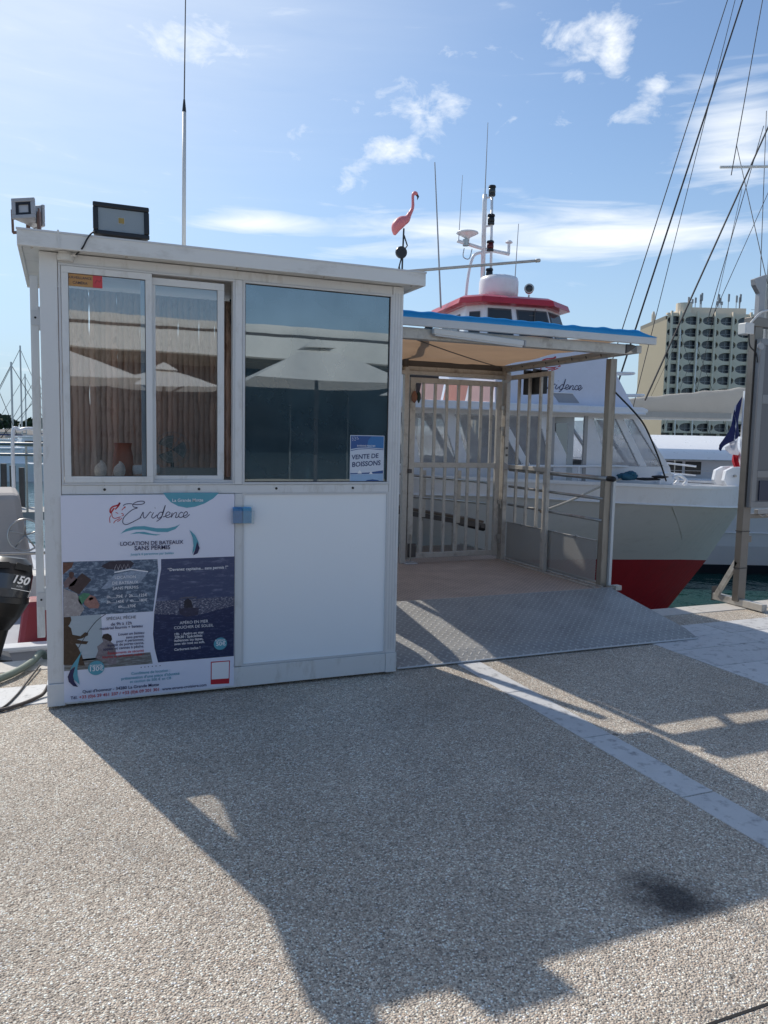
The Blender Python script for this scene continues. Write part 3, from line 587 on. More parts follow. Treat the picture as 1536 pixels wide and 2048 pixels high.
# ---------------------------------------------------------------- stickers and signs
st=empty('surveillance_sticker',(.128,-.0008,2.240),label='orange and red camera surveillance sticker at top of left pane',cat='sticker')
st.location.y=.0025
put('backing',MB().box(0,.175,0,.001,0,.062),mat('orange_sticker',(.46,.24,.08),.4,var=.06),st)
put('red_square',MB().box(.128,.175,-.0006,0,0,.062),mat('red_sticker',(.55,.05,.06),.4),st)
put('lettering',text_mesh('SURVEILLANCE',width=.118,bold=.012),BLACKI,st,loc=(.005,-.0007,.038)); put('lettering',text_mesh('CAMÉRA',width=.072,bold=.012),BLACKI,st,loc=(.030,-.0007,.012))
put('camera_icon',MB().ribbon([(.138,.022),(.148,.040),(.160,.030),(.168,.042)],.004,-.0008),mat('red_dark',(.3,.02,.03),.4),st)
vs=empty('drinks_sign',(1.702,.010,1.212),label='blue and white drinks-for-sale sign in corner of dark pane',cat='sign')
vs.location.y=.0105
put('card',MB().box(0,.222,0,.001,0,.290),mat('sign_card',(.60,.66,.76),.35,var=.05,scale=9),vs)
BL1=mat('sign_blue',(.025,.09,.28),.35,var=.05); BL2=mat('sign_light_blue',(.03,.17,.42),.35,var=.05)
put('printed_band',MB().poly([(.004,-.0006,.205),(.05,-.0006,.214),(.12,-.0006,.217),(.218,-.0006,.211),(.218,-.0006,.286),(.004,-.0006,.286)]),BL1,vs)
put('printed_band',MB().poly([(.110,-.001,.218),(.218,-.001,.212),(.218,-.001,.284),(.135,-.001,.284),(.115,-.001,.26)]),BL2,vs)
put('printed_line',MB().ribbon([(.004,.196),(.05,.206),(.12,.210),(.218,.204)],.004,-.0008),BL1,vs)
mb=MB()
for (a,c) in ((.012,.278),(.022,.279),(.033,.277),(.044,.278),(.012,.268),(.02,.266),(.031,.268),(.042,.267),(.05,.268),(.014,.258),(.028,.258)): mb.box(a,a+.004,-.0012,-.001,c-.002,c+.002)
put('printed_dots',mb,WHITEI,vs)
put('lettering',text_mesh('BOISSONS FRAICHES',width=.118,bold=.01),WHITEI,vs,loc=(.045,-.0014,.222))
for s,x,z,w,tilt in (('VENTE DE',.012,.143,.176,4),('BOISSONS',.014,.098,.188,4)):
    me=text_mesh(s,width=w,bold=.022,shear=.12); put('lettering',me,mat('sign_ink',(.03,.06,.16),.4) if 'sign_ink' not in bpy.data.materials else bpy.data.materials['sign_ink'],vs,loc=(x,-.001,z),rot=(0,R(-tilt),0))
put('printed_sea',MB().poly([(.004,-.0006,.06),(.12,-.0006,.064),(.218,-.0006,.078),(.218,-.0006,.058),(.004,-.0006,.054)]),BL1,vs)
put('printed_sea',MB().poly([(.004,-.0008,.052),(.218,-.0008,.056),(.218,-.0008,.004),(.004,-.0008,.004)]),mat('sign_pale_blue',(.30,.46,.66),.35,var=.1,scale=20),vs)
put('printed_umbrella',MB().poly([(.05,-.001,.058),(.078,-.001,.058),(.072,-.001,.07),(.064,-.001,.078),(.056,-.001,.07)]).poly([(.125,-.001,.055),(.15,-.001,.055),(.138,-.001,.072)]),WHITEI,vs)
put('printed_arc',MB().poly([(.09,-.001,.005),(.205,-.001,.005),(.185,-.001,.018),(.15,-.001,.023),(.112,-.001,.018)]),BL1,vs)
lb=empty('leaflet_holder',(.98,-.004,.984),label='clear acrylic holder of blue leaflets fixed to the kiosk mullion',cat='leaflet holder')
put('back_plate',MB().box(0,.125,0,.003,0,.104),ACRYL,lb); put('front_plate',MB().box(0,.125,-.045,-.042,0,.075),ACRYL,lb); put('side_plate',MB().box(0,.003,-.042,0,0,.075),ACRYL,lb); put('side_plate',MB().box(.122,.125,-.042,0,0,.075),ACRYL,lb); put('bottom',MB().box(.003,.122,-.042,0,0,.003),ACRYL,lb)
for i,(cx,cc) in enumerate(((.008,(.05,.20,.42)),(.062,(.08,.30,.50)))):
    for j in range(3): put('leaflet',MB().box(cx,cx+.05,-.034+.010*j,-.032+.010*j,.004,.088+.003*j),mat('leaflet_%d%d'%(i,j),tuple(c*(1+.25*j) for c in cc),.3,var=.3,scale=40),lb)
# ---------------------------------------------------------------- poster
PO=empty('poster',(.08,.0085,.03),label='large white boat-hire poster with blue sea photos on kiosk front',cat='poster')
PO.location=(.08,-.0105,0)
put('sheet',MB().box(0,.918,0,.002,.030,1.153),mat('poster_vinyl',(.74,.76,.88),.2,var=.03,scale=2,bump=.12,bscale=5),PO)
def lay(name,pts,m,k,parent=PO):
    b=bmesh.new(); vs_=[b.verts.new((x,-.0005*k,z)) for x,z in pts]; f=b.faces.new(vs_); b.normal_update()
    if f.normal.y>0: f.normal_flip()
    bmesh.ops.triangulate(b,faces=b.faces); me=bpy.data.meshes.new(name); b.to_mesh(me); b.free(); me.materials.append(m)
    return put(name,me,None,parent)
S_=lambda p:smooth_pts(p+[p[0]],3)[:-1]
lay('printed_banner',S_(PP['blob']) if 0 else PP['blob'],TEALI,1)
lay('printed_wave',PP['wave1'],TEALI,1); lay('printed_wave',PP['wave2'],TEALI,1)
for n_ in ('sailA','sailB'):
    lay('printed_sail',PP[n_+'1'],TEALI,7); lay('printed_sail',PP[n_+'2'],NAVY,8)
p1=lay('photo_print',PP['photo1'],m_sparkle('print_wake',(.06,.10,.17),(.33,.42,.52),22,.48,(1,1,2)),1)
def C3(n,c,var=.5): return mat(n,c,.35,var=var,scale=34,stain=(60,3,tuple(min(1,x*2.2+.03) for x in c)))
for k_,c in (('p1teak',(.13,.055,.04)),('p1cover',(.03,.025,.045)),('p1hull',(.26,.32,.42)),('p1deck',(.34,.31,.31)),('p1body',(.16,.11,.12)),('p1head1',(.09,.04,.035)),('p1shirt',(.05,.03,.035)),('p1cap',(.06,.22,.13)),('p1face',(.30,.15,.13)),('p1glass',(.02,.015,.02))):
    lay('printed_shape',PP[k_],C3('ink_'+k_,c),2 if k_ not in('p1glass','p1face') else 3,p1)
put('printed_line',MB().ribbon([(PP['p1hull'][1][0],PP['p1hull'][1][1]+.012),(PP['p1hull'][2][0],PP['p1hull'][2][1]+.01),(PP['p1hull'][4][0],PP['p1hull'][4][1]+.004)],.006,-.0014),WHITEI,p1)
mb=MB()
for a in range(4): mb.ribbon([(.262+.02*a,.74),(.275+.02*a,.775),(.285+.02*a,.745)],.0018,-.0015)
put('printed_rail',mb,mat('ink_rail',(.5,.5,.55),.3),p1)
p2=lay('photo_print',PP['photo2sky'],m_sparkle('print_cloud',(.045,.065,.15),(.20,.23,.34),9,.52,(1,1,5)),1)
lay('photo_print_sea',PP['photo2sea'],m_sparkle('print_sea',(.016,.026,.085),(.10,.13,.24),26,.52,(1,1,3)),1,p2)
z0=PP['photo2sea'][0][1]; xa=PP['photo2sea'][0][0]; xb=PP['photo2sea'][1][0]
lay('printed_glitter',[(xa,z0),(xb,z0+.004),(xb,z0-.05),((xa+xb)/2,z0-.095),(xa-.01,z0-.07)],m_sparkle('print_glitter',(.05,.06,.12),(.65,.65,.70),70,.5,(1,1,2.5)),2,p2)
for k_ in ('p2top','p2man','p2hull'): lay('printed_shape',PP[k_],C3('ink_'+k_,{'p2hull':(.035,.035,.07),'p2man':(.02,.02,.035),'p2top':(.10,.10,.13)}[k_]),3,p2)
p3=lay('photo_print',PP['photo3'],m_sparkle('print_mist',(.40,.47,.52),(.52,.56,.62),4,.5),1)
lay('photo_print_shore',PP['photo3shore'],m_sparkle('print_shore',(.14,.13,.12),(.34,.36,.38),16,.45,(1,1,8)),1,p3)
lay('printed_shape',PP['p3man'],C3('ink_angler',(.055,.03,.018),.5),3,p3); lay('printed_shape',PP['p3child'],C3('ink_child',(.22,.19,.21),.5),3,p3)
ch=PP['p3child'][:6]; lay('printed_hair',ch,C3('ink_hair',(.03,.018,.018)),4,p3)
put('printed_rod',MB().ribbon(smooth_pts(PROD,4),.0035,-.002),BLACKI,p3)
for i_,(cx,cz) in enumerate(PC):
    r_=.042 if i_==0 else .038
    lay('printed_badge',[(cx+r_*math.cos(a*.2618),cz+r_*.95*math.sin(a*.2618)) for a in range(24)],TEALI,9)
lay('printed_frame',PP['qr'],REDINK,2); lay('printed_blank',PP['qrw'],WHITEI,3)
mb=MB()
for x,z in PDOT: mb.box(x-.0025,x+.0025,-.0012,-.001,z-.0025,z+.0025)
put('printed_dots',mb,NAVY,PO)
lw=MB()
for s_,p_ in PS.items(): lw.ribbon(smooth_pts(p_,6),.0042 if s_!='idot' else .006,-.0012)
put('script_lettering',lw,NAVY,PO)
lw=MB()
for s_,p_ in PL.items(): lw.ribbon(smooth_pts(p_,4),{'h1':.008,'h9':.007}.get(s_,.0038),-.0012)
put('printed_emblem',lw,REDINK,PO)
for (s_,k_,x0,z_,x1) in PT:
    mt={'w':WHITEI,'W':WHITEI,'n':NAVY,'r':REDINK,'t':TEALI,'k':BLACKI}[k_]
    put('lettering',text_mesh(s_,width=x1-x0,bold=.0 if k_ in 'Wk' else .014,shear=.15 if 'Louez' in s_ else 0),mt,PO,loc=(x0,-.0056,z_))
# ---------------------------------------------------------------- things on the kiosk roof
fl=empty('floodlight',(.395,-.085,2.49),label='large black floodlight with amber LED on the kiosk roof edge',cat='floodlight'); fl.rotation_euler=(R(-6),0,0)
put('housing',MB().box(-.135,.135,-.005,.035,0,.165),BLACKP,fl,bevel=.012)
put('bezel',MB().frame(-.138,.138,-.002,.167,.026,-.020,-.006),BLACKP,fl,bevel=.006)
RF=mat('reflector',(.50,.50,.50),.4,metal=.1,var=.05)
c_=[(-.112,-.019,.024),(.112,-.019,.024),(.112,-.019,.141),(-.112,-.019,.141)]; d_=[(-.02,.002,.064),(.02,.002,.064),(.02,.002,.104),(-.02,.002,.104)]
mb=MB().add([(x,y+.010,z) for x,y,z in c_]+[(x,y-.003,z) for x,y,z in d_],[(0,1,5,4),(1,2,6,5),(2,3,7,6),(3,0,4,7),(4,5,6,7)]); 
rf_=put('reflector',MB().add([(x,-.0075 if i<4 else -.0055,z) for i,(x,y,z) in enumerate(c_+d_)],[(0,1,5,4),(1,2,6,5),(2,3,7,6),(3,0,4,7),(4,5,6,7)]),RF,fl)
put('led_plate',MB().box(-.017,.017,-.0085,-.0065,.067,.101),WHITEP,fl); put('led_chip',MB().box(-.014,.014,-.0098,-.0085,.070,.098),mat('amber_phosphor',(.62,.36,.03),.4),fl)
put('glass',MB().box(-.112,.112,-.0145,-.013,.024,.141),glass('lamp_glass',(.9,.92,.92),.0),fl)
put('bracket',MB().box(-.10,.10,.036,.042,-.02,.03).box(-.10,-.085,.036,.09,-.02,-.014).box(.085,.10,.036,.09,-.02,-.014),DARKST,fl)
jb=empty('junction_box',(.125,-.010,2.405),label='round white junction box under the kiosk eave with cable tie',cat='junction box')
put('box',MB().lathe([(.036,0),(.04,.004),(.04,.03),(.034,.036)],(0,0,-.045),16),WHITEP,jb,smooth=False); put('lid',MB().lathe([(.034,0),(.036,.006)],(0,0,-.009),16),WHITEP,jb)
put('cable_tie',MB().ribbon([(-.028,-.005),(-.03,.03),(-.034,.065),(-.032,.08)],.009,-.118),WHITEP,jb); put('gland',MB().tube([(.03,-.02,-.02),(.055,-.03,-.012)],.009,8),WHITEP,jb)
put('power_cable',MB().tube(smooth_pts([(.175,-.045,2.390),(.205,-.13,2.410),(.228,-.140,2.455),(.255,-.125,2.492),(.30,-.07,2.515)],5),.0045,6),RUBBER,None,smooth=True,label='black cable looping from junction box to the large floodlight',cat='cable')
def small_flood(loc,rz,label):
    e=empty('floodlight',loc,rz,label=label,cat='floodlight',group='small lamps on the kiosk roof corner')
    put('housing',MB().add([(-.052,0,0),(.052,0,0),(.052,0,.10),(-.052,0,.10),(-.034,.065,.015),(.034,.065,.015),(.034,.065,.085),(-.034,.065,.085)],[(0,3,2,1),(4,5,6,7),(0,1,5,4),(1,2,6,5),(2,3,7,6),(3,0,4,7)]),GREYP,e,bevel=.004,fix=True)
    put('bezel',MB().frame(-.056,.056,-.004,.104,.02,-.016,-.001),mat('pale_bezel',(.40,.40,.41),.45) if 'pale_bezel' not in bpy.data.materials else bpy.data.materials['pale_bezel'],e,bevel=.003)
    put('inner_frame',MB().frame(-.036,.036,.016,.084,.012,-.012,-.006),BLACKP,e); put('reflector',MB().box(-.025,.025,-.005,-.003,.027,.073),RF,e)
    put('bracket',MB().box(-.068,-.062,.01,.03,-.055,.06).box(.062,.068,.01,.03,-.055,.06).box(-.068,.068,.01,.03,-.061,-.055),mat('rusty_bracket',(.22,.13,.10),.6,metal=.4) if 'rusty_bracket' not in bpy.data.materials else bpy.data.materials['rusty_bracket'],e)
    return e
a_=small_flood((-.060,-.06,2.535),R(-12),'small grey square floodlight at the front left roof corner'); a_.rotation_euler=(R(-14),R(-6),R(-16)); b_=small_flood((-.005,.08,2.535),R(115),'small grey floodlight turned away behind the square one')
an=empty('whip_antenna',(.873,1.08,2.45),label='tall white whip antenna rising from the kiosk roof',cat='antenna'); an.rotation_euler=(0,R(.35),0)
put('mast',MB().tube([(0,0,0),(0,0,1.16)],[.014,.013],10),WHITEP,an,smooth=True); put('ferrule',MB().tube([(0,0,1.16),(0,0,1.24)],[.014,.006],8),BLACKP,an); put('whip',MB().tube([(0,0,1.24),(.008,0,2.0),(.03,0,2.9)],[.0046,.0036,.002],6),DARKST,an); put('base',MB().lathe([(.045,0),(.045,.012),(.02,.05)],(0,0,0),12),GALV,an)
PINK=mat('flamingo_pink',(.74,.22,.24),.45,var=.1,scale=14)
fg=empty('flamingo_ornament',(2.055,.10,2.474),label='pink flamingo ornament on black pole at right roof corner',cat='ornament')
put('body',MB().tube(smooth_pts([(-.055,0,.255),(-.045,0,.30),(-.015,0,.335),(.025,0,.36),(.045,0,.40)],4),[.008,.014,.021,.027,.031,.033,.034,.035,.034,.032,.029,.026,.022,.018,.015,.013,.011][:17],10),PINK,fg,smooth=True)
put('neck',MB().tube(smooth_pts([(.040,0,.385),(.062,0,.43),(.062,0,.475),(.062,0,.505),(.075,0,.520),(.090,0,.512)],4),[.015,.013,.012,.011,.010,.010,.0095,.009,.009,.009,.009,.009,.0095,.010,.011,.0115,.012,.012,.0115,.010,.008][:21],8),PINK,fg,smooth=True)
put('beak',MB().tube([(.088,0,.512),(.097,0,.500),(.092,0,.480)],[.008,.007,.001],6),BLACKP,fg); put('wing',MB().tube([(-.05,.026,.27),(-.02,.034,.325),(.015,.03,.345)],[.006,.018,.006],8),PINK,fg,smooth=True)
put('pole',MB().tube([(0,0,0),(.002,0,.14),(.006,0,.30)],.0055,6),BLACKP,fg); put('leg',MB().tube([(.008,0,.26),(.032,0,.20),(.006,0,.165),(-.022,0,.06)],.0045,6),BLACKP,fg)
put('counterweight',MB().lathe([(.036,-.01),(.038,0),(.036,.01)],(-.008,0,.155),16,'y'),BLACKP,fg); put('foot',MB().prism([(-.032,.035),(-.01,.04),(-.018,.08)],-.004,.004),BLACKP,fg); put('base',MB().box(-.03,.02,-.015,.015,0,.012),BLACKP,fg)
put('pole',MB().tube([(1.9,.15,2.487),(2.12,.17,2.535),(3.09,.2,2.705)],.0095,8).tube([(3.085,.2,2.704),(3.115,.201,2.71)],.0125,8),GALV,None,smooth=True,label='long grey pole sticking out sideways from the kiosk roof',cat='pole')
# ================================================================ LANDING STAGE, RAMP, GATE AND CANOPY
PZ=.195
TREADG=m_tread('grey_checker_plate',(.36,.355,.34),.044,(.26,.255,.245),.1,.5)
TREADB=m_tread('brown_checker_plate',(.52,.41,.34),.034,(.36,.28,.23),.05,.6)
ls=empty('landing_stage',(2.0,1.0,0),label='brown tread-plate landing stage behind the ramp',cat='landing stage'); ls.location=(0,0,0)
put('deck_plate',MB().box(2.02,4.60,1.10,4.0,PZ-.05,PZ),TREADB,ls)
put('edge_profile',MB().box(4.60,4.64,1.10,4.0,PZ-.10,PZ+.018),GALV,ls,bevel=.004); put('edge_profile',MB().box(1.98,2.02,1.10,4.0,PZ-.10,PZ+.018),GALV,ls,bevel=.004)
put('floor_rail',MB().box(4.44,4.455,1.16,2.80,PZ+.001,PZ+.016),GALV,ls); put('floor_rail',MB().box(4.52,4.535,1.16,2.80,PZ+.001,PZ+.016),GALV,ls)
for x in (2.2,4.4):
    for y in (1.35,3.7): put('pile',MB().lathe([(.12,-3.9),(.12,PZ-.05)],(x,y,0),14),GALV,ls,smooth=False)
put('cross_beam',MB().box(2.02,4.6,1.25,1.45,PZ-.25,PZ-.051),DARKST,ls); put('cross_beam',MB().box(2.02,4.6,3.6,3.8,PZ-.25,PZ-.051),DARKST,ls)
rp=empty('access_ramp',(0,0,0),label='grey checker-plate access ramp with bent front lip',cat='ramp')
prof=[(.055,.009),(.058,.018),(.185,.060),(1.098,.207),(1.098,.199),(.19,.052)]
put('plate',MB().prism(prof,2.065,4.565,'yz'),TREADG,rp)
put('side_plate',MB().prism([(.19,.012),(.19,.050),(1.09,.196),(1.09,.06)],4.553,4.561,'yz'),GALV,rp); put('side_plate',MB().prism([(.19,.012),(.19,.050),(1.09,.196),(1.09,.06)],2.07,2.078,'yz'),GALV,rp)
put('edge_strip',MB().tube([(2.065,.052,.012),(3.0,.050,.013),(3.7,.052,.014),(4.57,.050,.012)],.006,6),ALU2,rp)
put('hinge',MB().tube([(2.08,1.099,.196),(4.66,1.099,.196)],.012,8).box(4.60,4.66,1.06,1.12,.185,.225),GALV,rp)
# side fence: barred panel, hand rails and perforated sheet
FX=4.485
sfn=empty('side_fence',(FX,1.2,PZ),label='galvanised side fence with bars, hand rails and perforated sheet',cat='fence'); sfn.location=(0,0,0)
def sp(n,mb,m=GALV,bevel=.003,**k): return put(n,mb,m,sfn,bevel=bevel,**k)
sp('post',MB().box(FX-.024,FX+.024,2.80,2.85,PZ,2.20)); sp('post',MB().box(FX-.02,FX+.02,2.00,2.045,PZ,2.16))
sp('top_rail',MB().box(FX-.018,FX+.018,2.045,2.80,2.115,2.16)); sp('middle_rail',MB().box(FX-.018,FX+.018,2.045,2.80,1.185,1.225))
for y in (2.59,2.39,2.19): sp('bar',MB().box(FX-.013,FX+.013,y-.014,y+.014,.62,2.115))
sp('gusset',MB().prism([(2.80,1.16),(2.80,1.25),(2.72,1.23),(2.70,1.205),(2.72,1.18)],FX-.03,FX-.022,'yz'),ALU2)
sp('gusset',MB().prism([(2.80,2.08),(2.80,2.18),(2.70,2.15),(2.70,2.12)],FX-.03,FX-.022,'yz'),ALU2)
for z,r in ((1.168,.021),(.985,.014),(.79,.014)):
    sp('hand_rail' if z>1.1 else 'rail',MB().tube([(FX+.05,2.80,z+.006),(FX+.05,1.12 if z>1.1 else 1.22,z)],r,12),STEEL,0,smooth=True)
sp('rail_cap',MB().tube([(FX+.05,1.16,1.168),(FX+.05,1.095,1.168),(FX+.05,1.07,1.168)],[.024,.026,.018],12),RUBBER,0,smooth=True)
sp('short_post',MB().box(FX-.005,FX+.035,2.03,2.09,PZ,1.165)); 
sp('perforated_sheet',MB().box(FX+.036,FX+.039,1.26,2.03,PZ+.03,.60),m_perf('perforated_steel',(.52,.51,.49),.0135),0); sp('perforated_sheet',MB().box(FX+.036,FX+.039,2.09,2.80,PZ+.03,.60),bpy.data.materials['perforated_steel'],0)
sp('sheet_rod',MB().tube([(FX+.036,2.80,.605),(FX+.036,1.26,.605)],.007,8),STEEL,0)
for y in (1.55,1.9,2.1,2.5): sp('clip',MB().box(FX+.025,FX+.048,y,y+.02,.592,.618),STEEL,.002)
for z in (1.325,1.40): sp('screw',MB().lathe([(.012,0),(.012,.008)],(FX,2.798,z),8,'y',Matrix.Scale(-1,3)),DARKST,0)
# gate
GY=2.87
gt=empty('gate',(0,0,0),label='tall grey barred gate closing off the landing stage',cat='gate')
def gp(n,mb,m=GALV,bevel=.003,**k): return put(n,mb,m,gt,bevel=bevel,**k)
gp('stile',MB().box(3.368,3.428,GY-.02,GY+.02,.235,2.10)); gp('stile',MB().box(4.385,4.440,GY-.02,GY+.02,.235,2.10))
gp('top_rail',MB().box(3.428,4.385,GY-.018,GY+.018,2.045,2.10)); gp('middle_rail',MB().box(3.428,4.385,GY-.018,GY+.018,1.185,1.238)); gp('bottom_rail',MB().box(3.428,4.385,GY-.018,GY+.018,.245,.298))
for x in (3.52,3.655,3.79,3.925,4.06,4.195,4.32):
    gp('bar',MB().box(x-.014,x+.014,GY-.013,GY+.013,.298,1.185),bevel=.002); gp('bar',MB().box(x-.014,x+.014,GY-.013,GY+.013,1.238,2.045),bevel=.002)
for z in (1.80,1.58,.80,.42): gp('hinge',MB().box(4.425,4.468,GY-.038,GY-.021,z,z+.045).box(4.445,4.50,GY-.044,GY-.038,z-.045,z+.01).tube([(4.455,GY-.036,z-.05),(4.455,GY-.036,z+.05)],.009,8),STEEL,.002)
gp('lock_box',MB().box(3.375,3.46,GY-.045,GY-.021,.26,.40),DARKST); gp('foot_plate',MB().box(3.33,3.46,GY-.10,GY+.02,PZ+.001,PZ+.012),ALU2); gp('drop_bolt',MB().tube([(3.395,GY-.05,.22),(3.395,GY-.05,.5)],.009,8),STEEL,0)
gp('latch',MB().box(3.352,3.392,GY-.05,GY-.021,1.13,1.17),DARKST)
gl=empty('garland',(3.40,GY-.05,1.93),label='small faded shell and rope bundle tied to the gate',cat='garland')
put('shells',MB().lathe([(.005,-.09),(.028,-.06),(.032,-.02),(.012,.03)],(0,0,0),7),mat('coral_brown',(.30,.14,.09),.7,var=.4,scale=40),gl); put('tassel',MB().lathe([(.004,-.10),(.022,-.06),(.022,-.01),(.006,.02)],(.045,-.005,.01),6),mat('dark_green_rope',(.03,.055,.05),.8,var=.4,scale=40),gl); put('string',MB().tube([(0,0,.03),(.02,.02,.10),(.045,-.005,.03)],.003,5),CORD,gl)
# gate frame and canopy
cp=empty('canopy',(0,0,0),label='steel-framed canopy with blue tarp edge and tan underside',cat='canopy')
def cpp(n,mb,m=GALV,bevel=.003,**k): return put(n,mb,m,cp,bevel=bevel,**k)
cpp('gate_post',MB().box(3.300,3.352,GY-.028,GY+.028,PZ,2.20)); cpp('gate_post',MB().box(4.462,4.516,2.852,2.91,PZ,2.22))
cpp('lintel',MB().box(3.15,4.53,GY-.025,GY+.025,2.125,2.165)); cpp('lintel',MB().box(3.0,4.53,GY+.03,GY+.08,2.17,2.215)); cpp('rear_beam',MB().box(2.3,4.52,2.93,3.0,2.20,2.275),DARKST)
cpp('post',MB().box(4.532,4.600,1.195,1.262,PZ,2.215),mat('weathered_steel_post',(.34,.30,.25),.45,metal=.55,var=.2,scale=5,stain=(4,4,(.12,.10,.085)),stretch=(6,6,.7)),.004)
cpp('rail_post',MB().box(4.604,4.632,1.17,1.205,PZ,1.15),WHITEP)
cpp('post',MB().box(2.045,2.10,1.195,1.262,PZ,2.25)); cpp('post',MB().box(2.045,2.10,2.86,2.925,PZ,2.2)); cpp('added_shade_screen',MB().box(2.05,2.056,1.262,2.86,PZ+.03,1.52),ALU2)  # unseen solid screen added behind the kiosk to shade part of the ramp
cpp('front_fascia',MB().box(2.235,4.588,.700,.735,2.287,2.343),mat('fascia_white',(.62,.63,.63),.38,var=.05,stain=(6,2,(.45,.43,.4))))
cpp('front_beam',MB().box(2.235,4.34,.775,.86,2.205,2.283),GALV); cpp('end_cap',MB().prism([(4.345,2.21),(4.40,2.24),(4.45,2.275),(4.40,2.285),(4.345,2.285)],.77,.865),DARKST)
cpp('side_beam',MB().beam((4.50,.80,2.255),(4.50,2.93,2.235),.05,.06)); cpp('side_beam',MB().beam((2.24,.80,2.255),(2.07,2.93,2.235),.05,.06))
cpp('bent_pipe',MB().tube(smooth_pts([(3.326,2.90,2.16),(3.33,2.90,2.30),(3.31,2.80,2.375),(3.18,2.35,2.368),(2.62,.88,2.30)],6),.03,10),DARKST,0,smooth=True)
cpp('pipe_clamp',MB().lathe([(.036,-.02),(.036,.02)],(3.28,2.70,2.372),10,'y'),DARKST,0)
TAN=mat('tan_canvas',(.50,.33,.21),.85,var=.1,scale=6,trans=.34,bump=.2,bscale=30)
BLUET=mat('blue_tarpaulin',(.015,.33,.72),.45,var=.12,scale=8,bump=.35,bscale=14,trans=.3)
def sheet(u,v):
    x=2.24-.2*v+(2.26+.2*v)*u; y=1.09+2.26*v
    dd=(u-.08)-(v*.93)
    z=2.302+.05*abs(dd)*(1-v*.3)-.035*v+.012*math.sin(u*23+v*7)*(.4+.6*v)+.008*math.sin(v*19)
    return (x,y,z)
cpp('canvas_sheet',MB().grid(sheet,36,24),TAN,0,smooth=True)
cpp('crease_cable',MB().tube([(2.45+2.0*t/12,1.09+1.80*t/12,2.284-.035*t/12-.012*math.sin(t/12*math.pi)) for t in range(13)],.005,6),DARKST,0)
def tarp(u,v):
    x=2.235+2.35*u; rip=.0035*math.sin(u*41+2*math.sin(u*9))+.0025*math.sin(u*97+1)+.003*math.sin(u*17)
    taper=min(1,(1-u)*14)
    prof_=[(.694,2.345),(.690,2.372),(.712,2.392),(.80,2.396),(.90,2.382),(.985,2.365)][int(round(v*5))]
    h=(prof_[1]-2.345)*taper*(.9+rip*14)
    return (x,prof_[0]+rip*.5*(v>.1),2.3455+h+(rip*.4 if v>.25 else 0)*taper)
cpp('blue_tarp',MB().grid(tarp,110,5),BLUET,0,smooth=True)
lc=MB()
for i in range(9):
    y=1.0+1.8*i/8.5; lc.tube([(4.43,y,2.262),(4.475,y+.05,2.235),(4.52,y+.09,2.262)],.0045,5)
cpp('lacing',lc,CORD,0)
def band(u,v): 
    y=.98+1.9*u; return (4.40+.075*v+.01*math.sin(u*25),y,2.258-.012*math.sin(u*math.pi*8)**2*v-.01*v)
cpp('hem_band',MB().grid(band,40,2),mat('pale_webbing',(.45,.42,.37),.8,trans=.25,var=.1),0)
tl=empty('tube_light',(0,0,0),label='white strip light fixed beneath the canopy front beam',cat='light')
put('housing',MB().beam((2.585,.742,2.262),(3.345,.742,2.222),.045,.045),WHITEP,tl,bevel=.008); put('end_cap',MB().box(3.347,3.362,.720,.765,2.198,2.245),GREYP,tl); put('diffuser',MB().beam((2.60,.742,2.236),(3.335,.742,2.197),.03,.012),ALU2,tl)
bx=empty('black_screen_box',(0,0,0),label='black box hanging on the barred panel beside the gate',cat='box')
put('case',MB().box(FX+.025,FX+.10,2.23,2.56,1.955,2.19),BLACKP,bx,bevel=.006); put('hook',MB().box(FX-.02,FX+.06,2.30,2.32,2.162,2.20).box(FX-.02,FX+.06,2.47,2.49,2.162,2.20),DARKST,bx)
# boarding gangway between the gate and the boat
gw=empty('boarding_gangway',(0,0,0),label='wooden plank gangway with rails between the gate and boat',cat='gangway')
p0,p1_=Vector((3.02,3.62,.80)),Vector((4.60,3.46,.535)); ax=(p1_-p0).normalized()
for i in range(5):
    off=Vector((0,.012+.10*i,0)); put('plank',MB().beam(p0+off,p1_+off,.094,.028),TEAK,gw,bevel=.003)
put('edge_beam',MB().beam(p0+Vector((0,-.045,-.045)),p1_+Vector((0,-.045,-.045)),.02,.055),DARKST,gw); put('roller',MB().tube([p1_+Vector((-.02,-.05,-.06)),p1_+Vector((-.02,.5,-.06))],.045,12),RUBBER,gw,smooth=True)
for x in (3.84,4.26):
    z=.80+(x-3.02)*(-.265/1.58); y=3.575-(x-3.02)*.1
    put('leg',MB().box(x-.025,x+.025,y+.03,y+.08,PZ,z-.05),GALV,gw); put('rail_post',MB().box(x-.022,x+.022,y-.03,y-.012,z-.06,1.13),GALV,gw,bevel=.003)
for dz in (.62,.38): put('rail',MB().tube([p0+Vector((0,-.06,dz-.28)),p0+Vector((.6,-.12,dz-.34)),p1_+Vector((0,-.10,dz-.16))],.014,8),STEEL,gw,smooth=True)
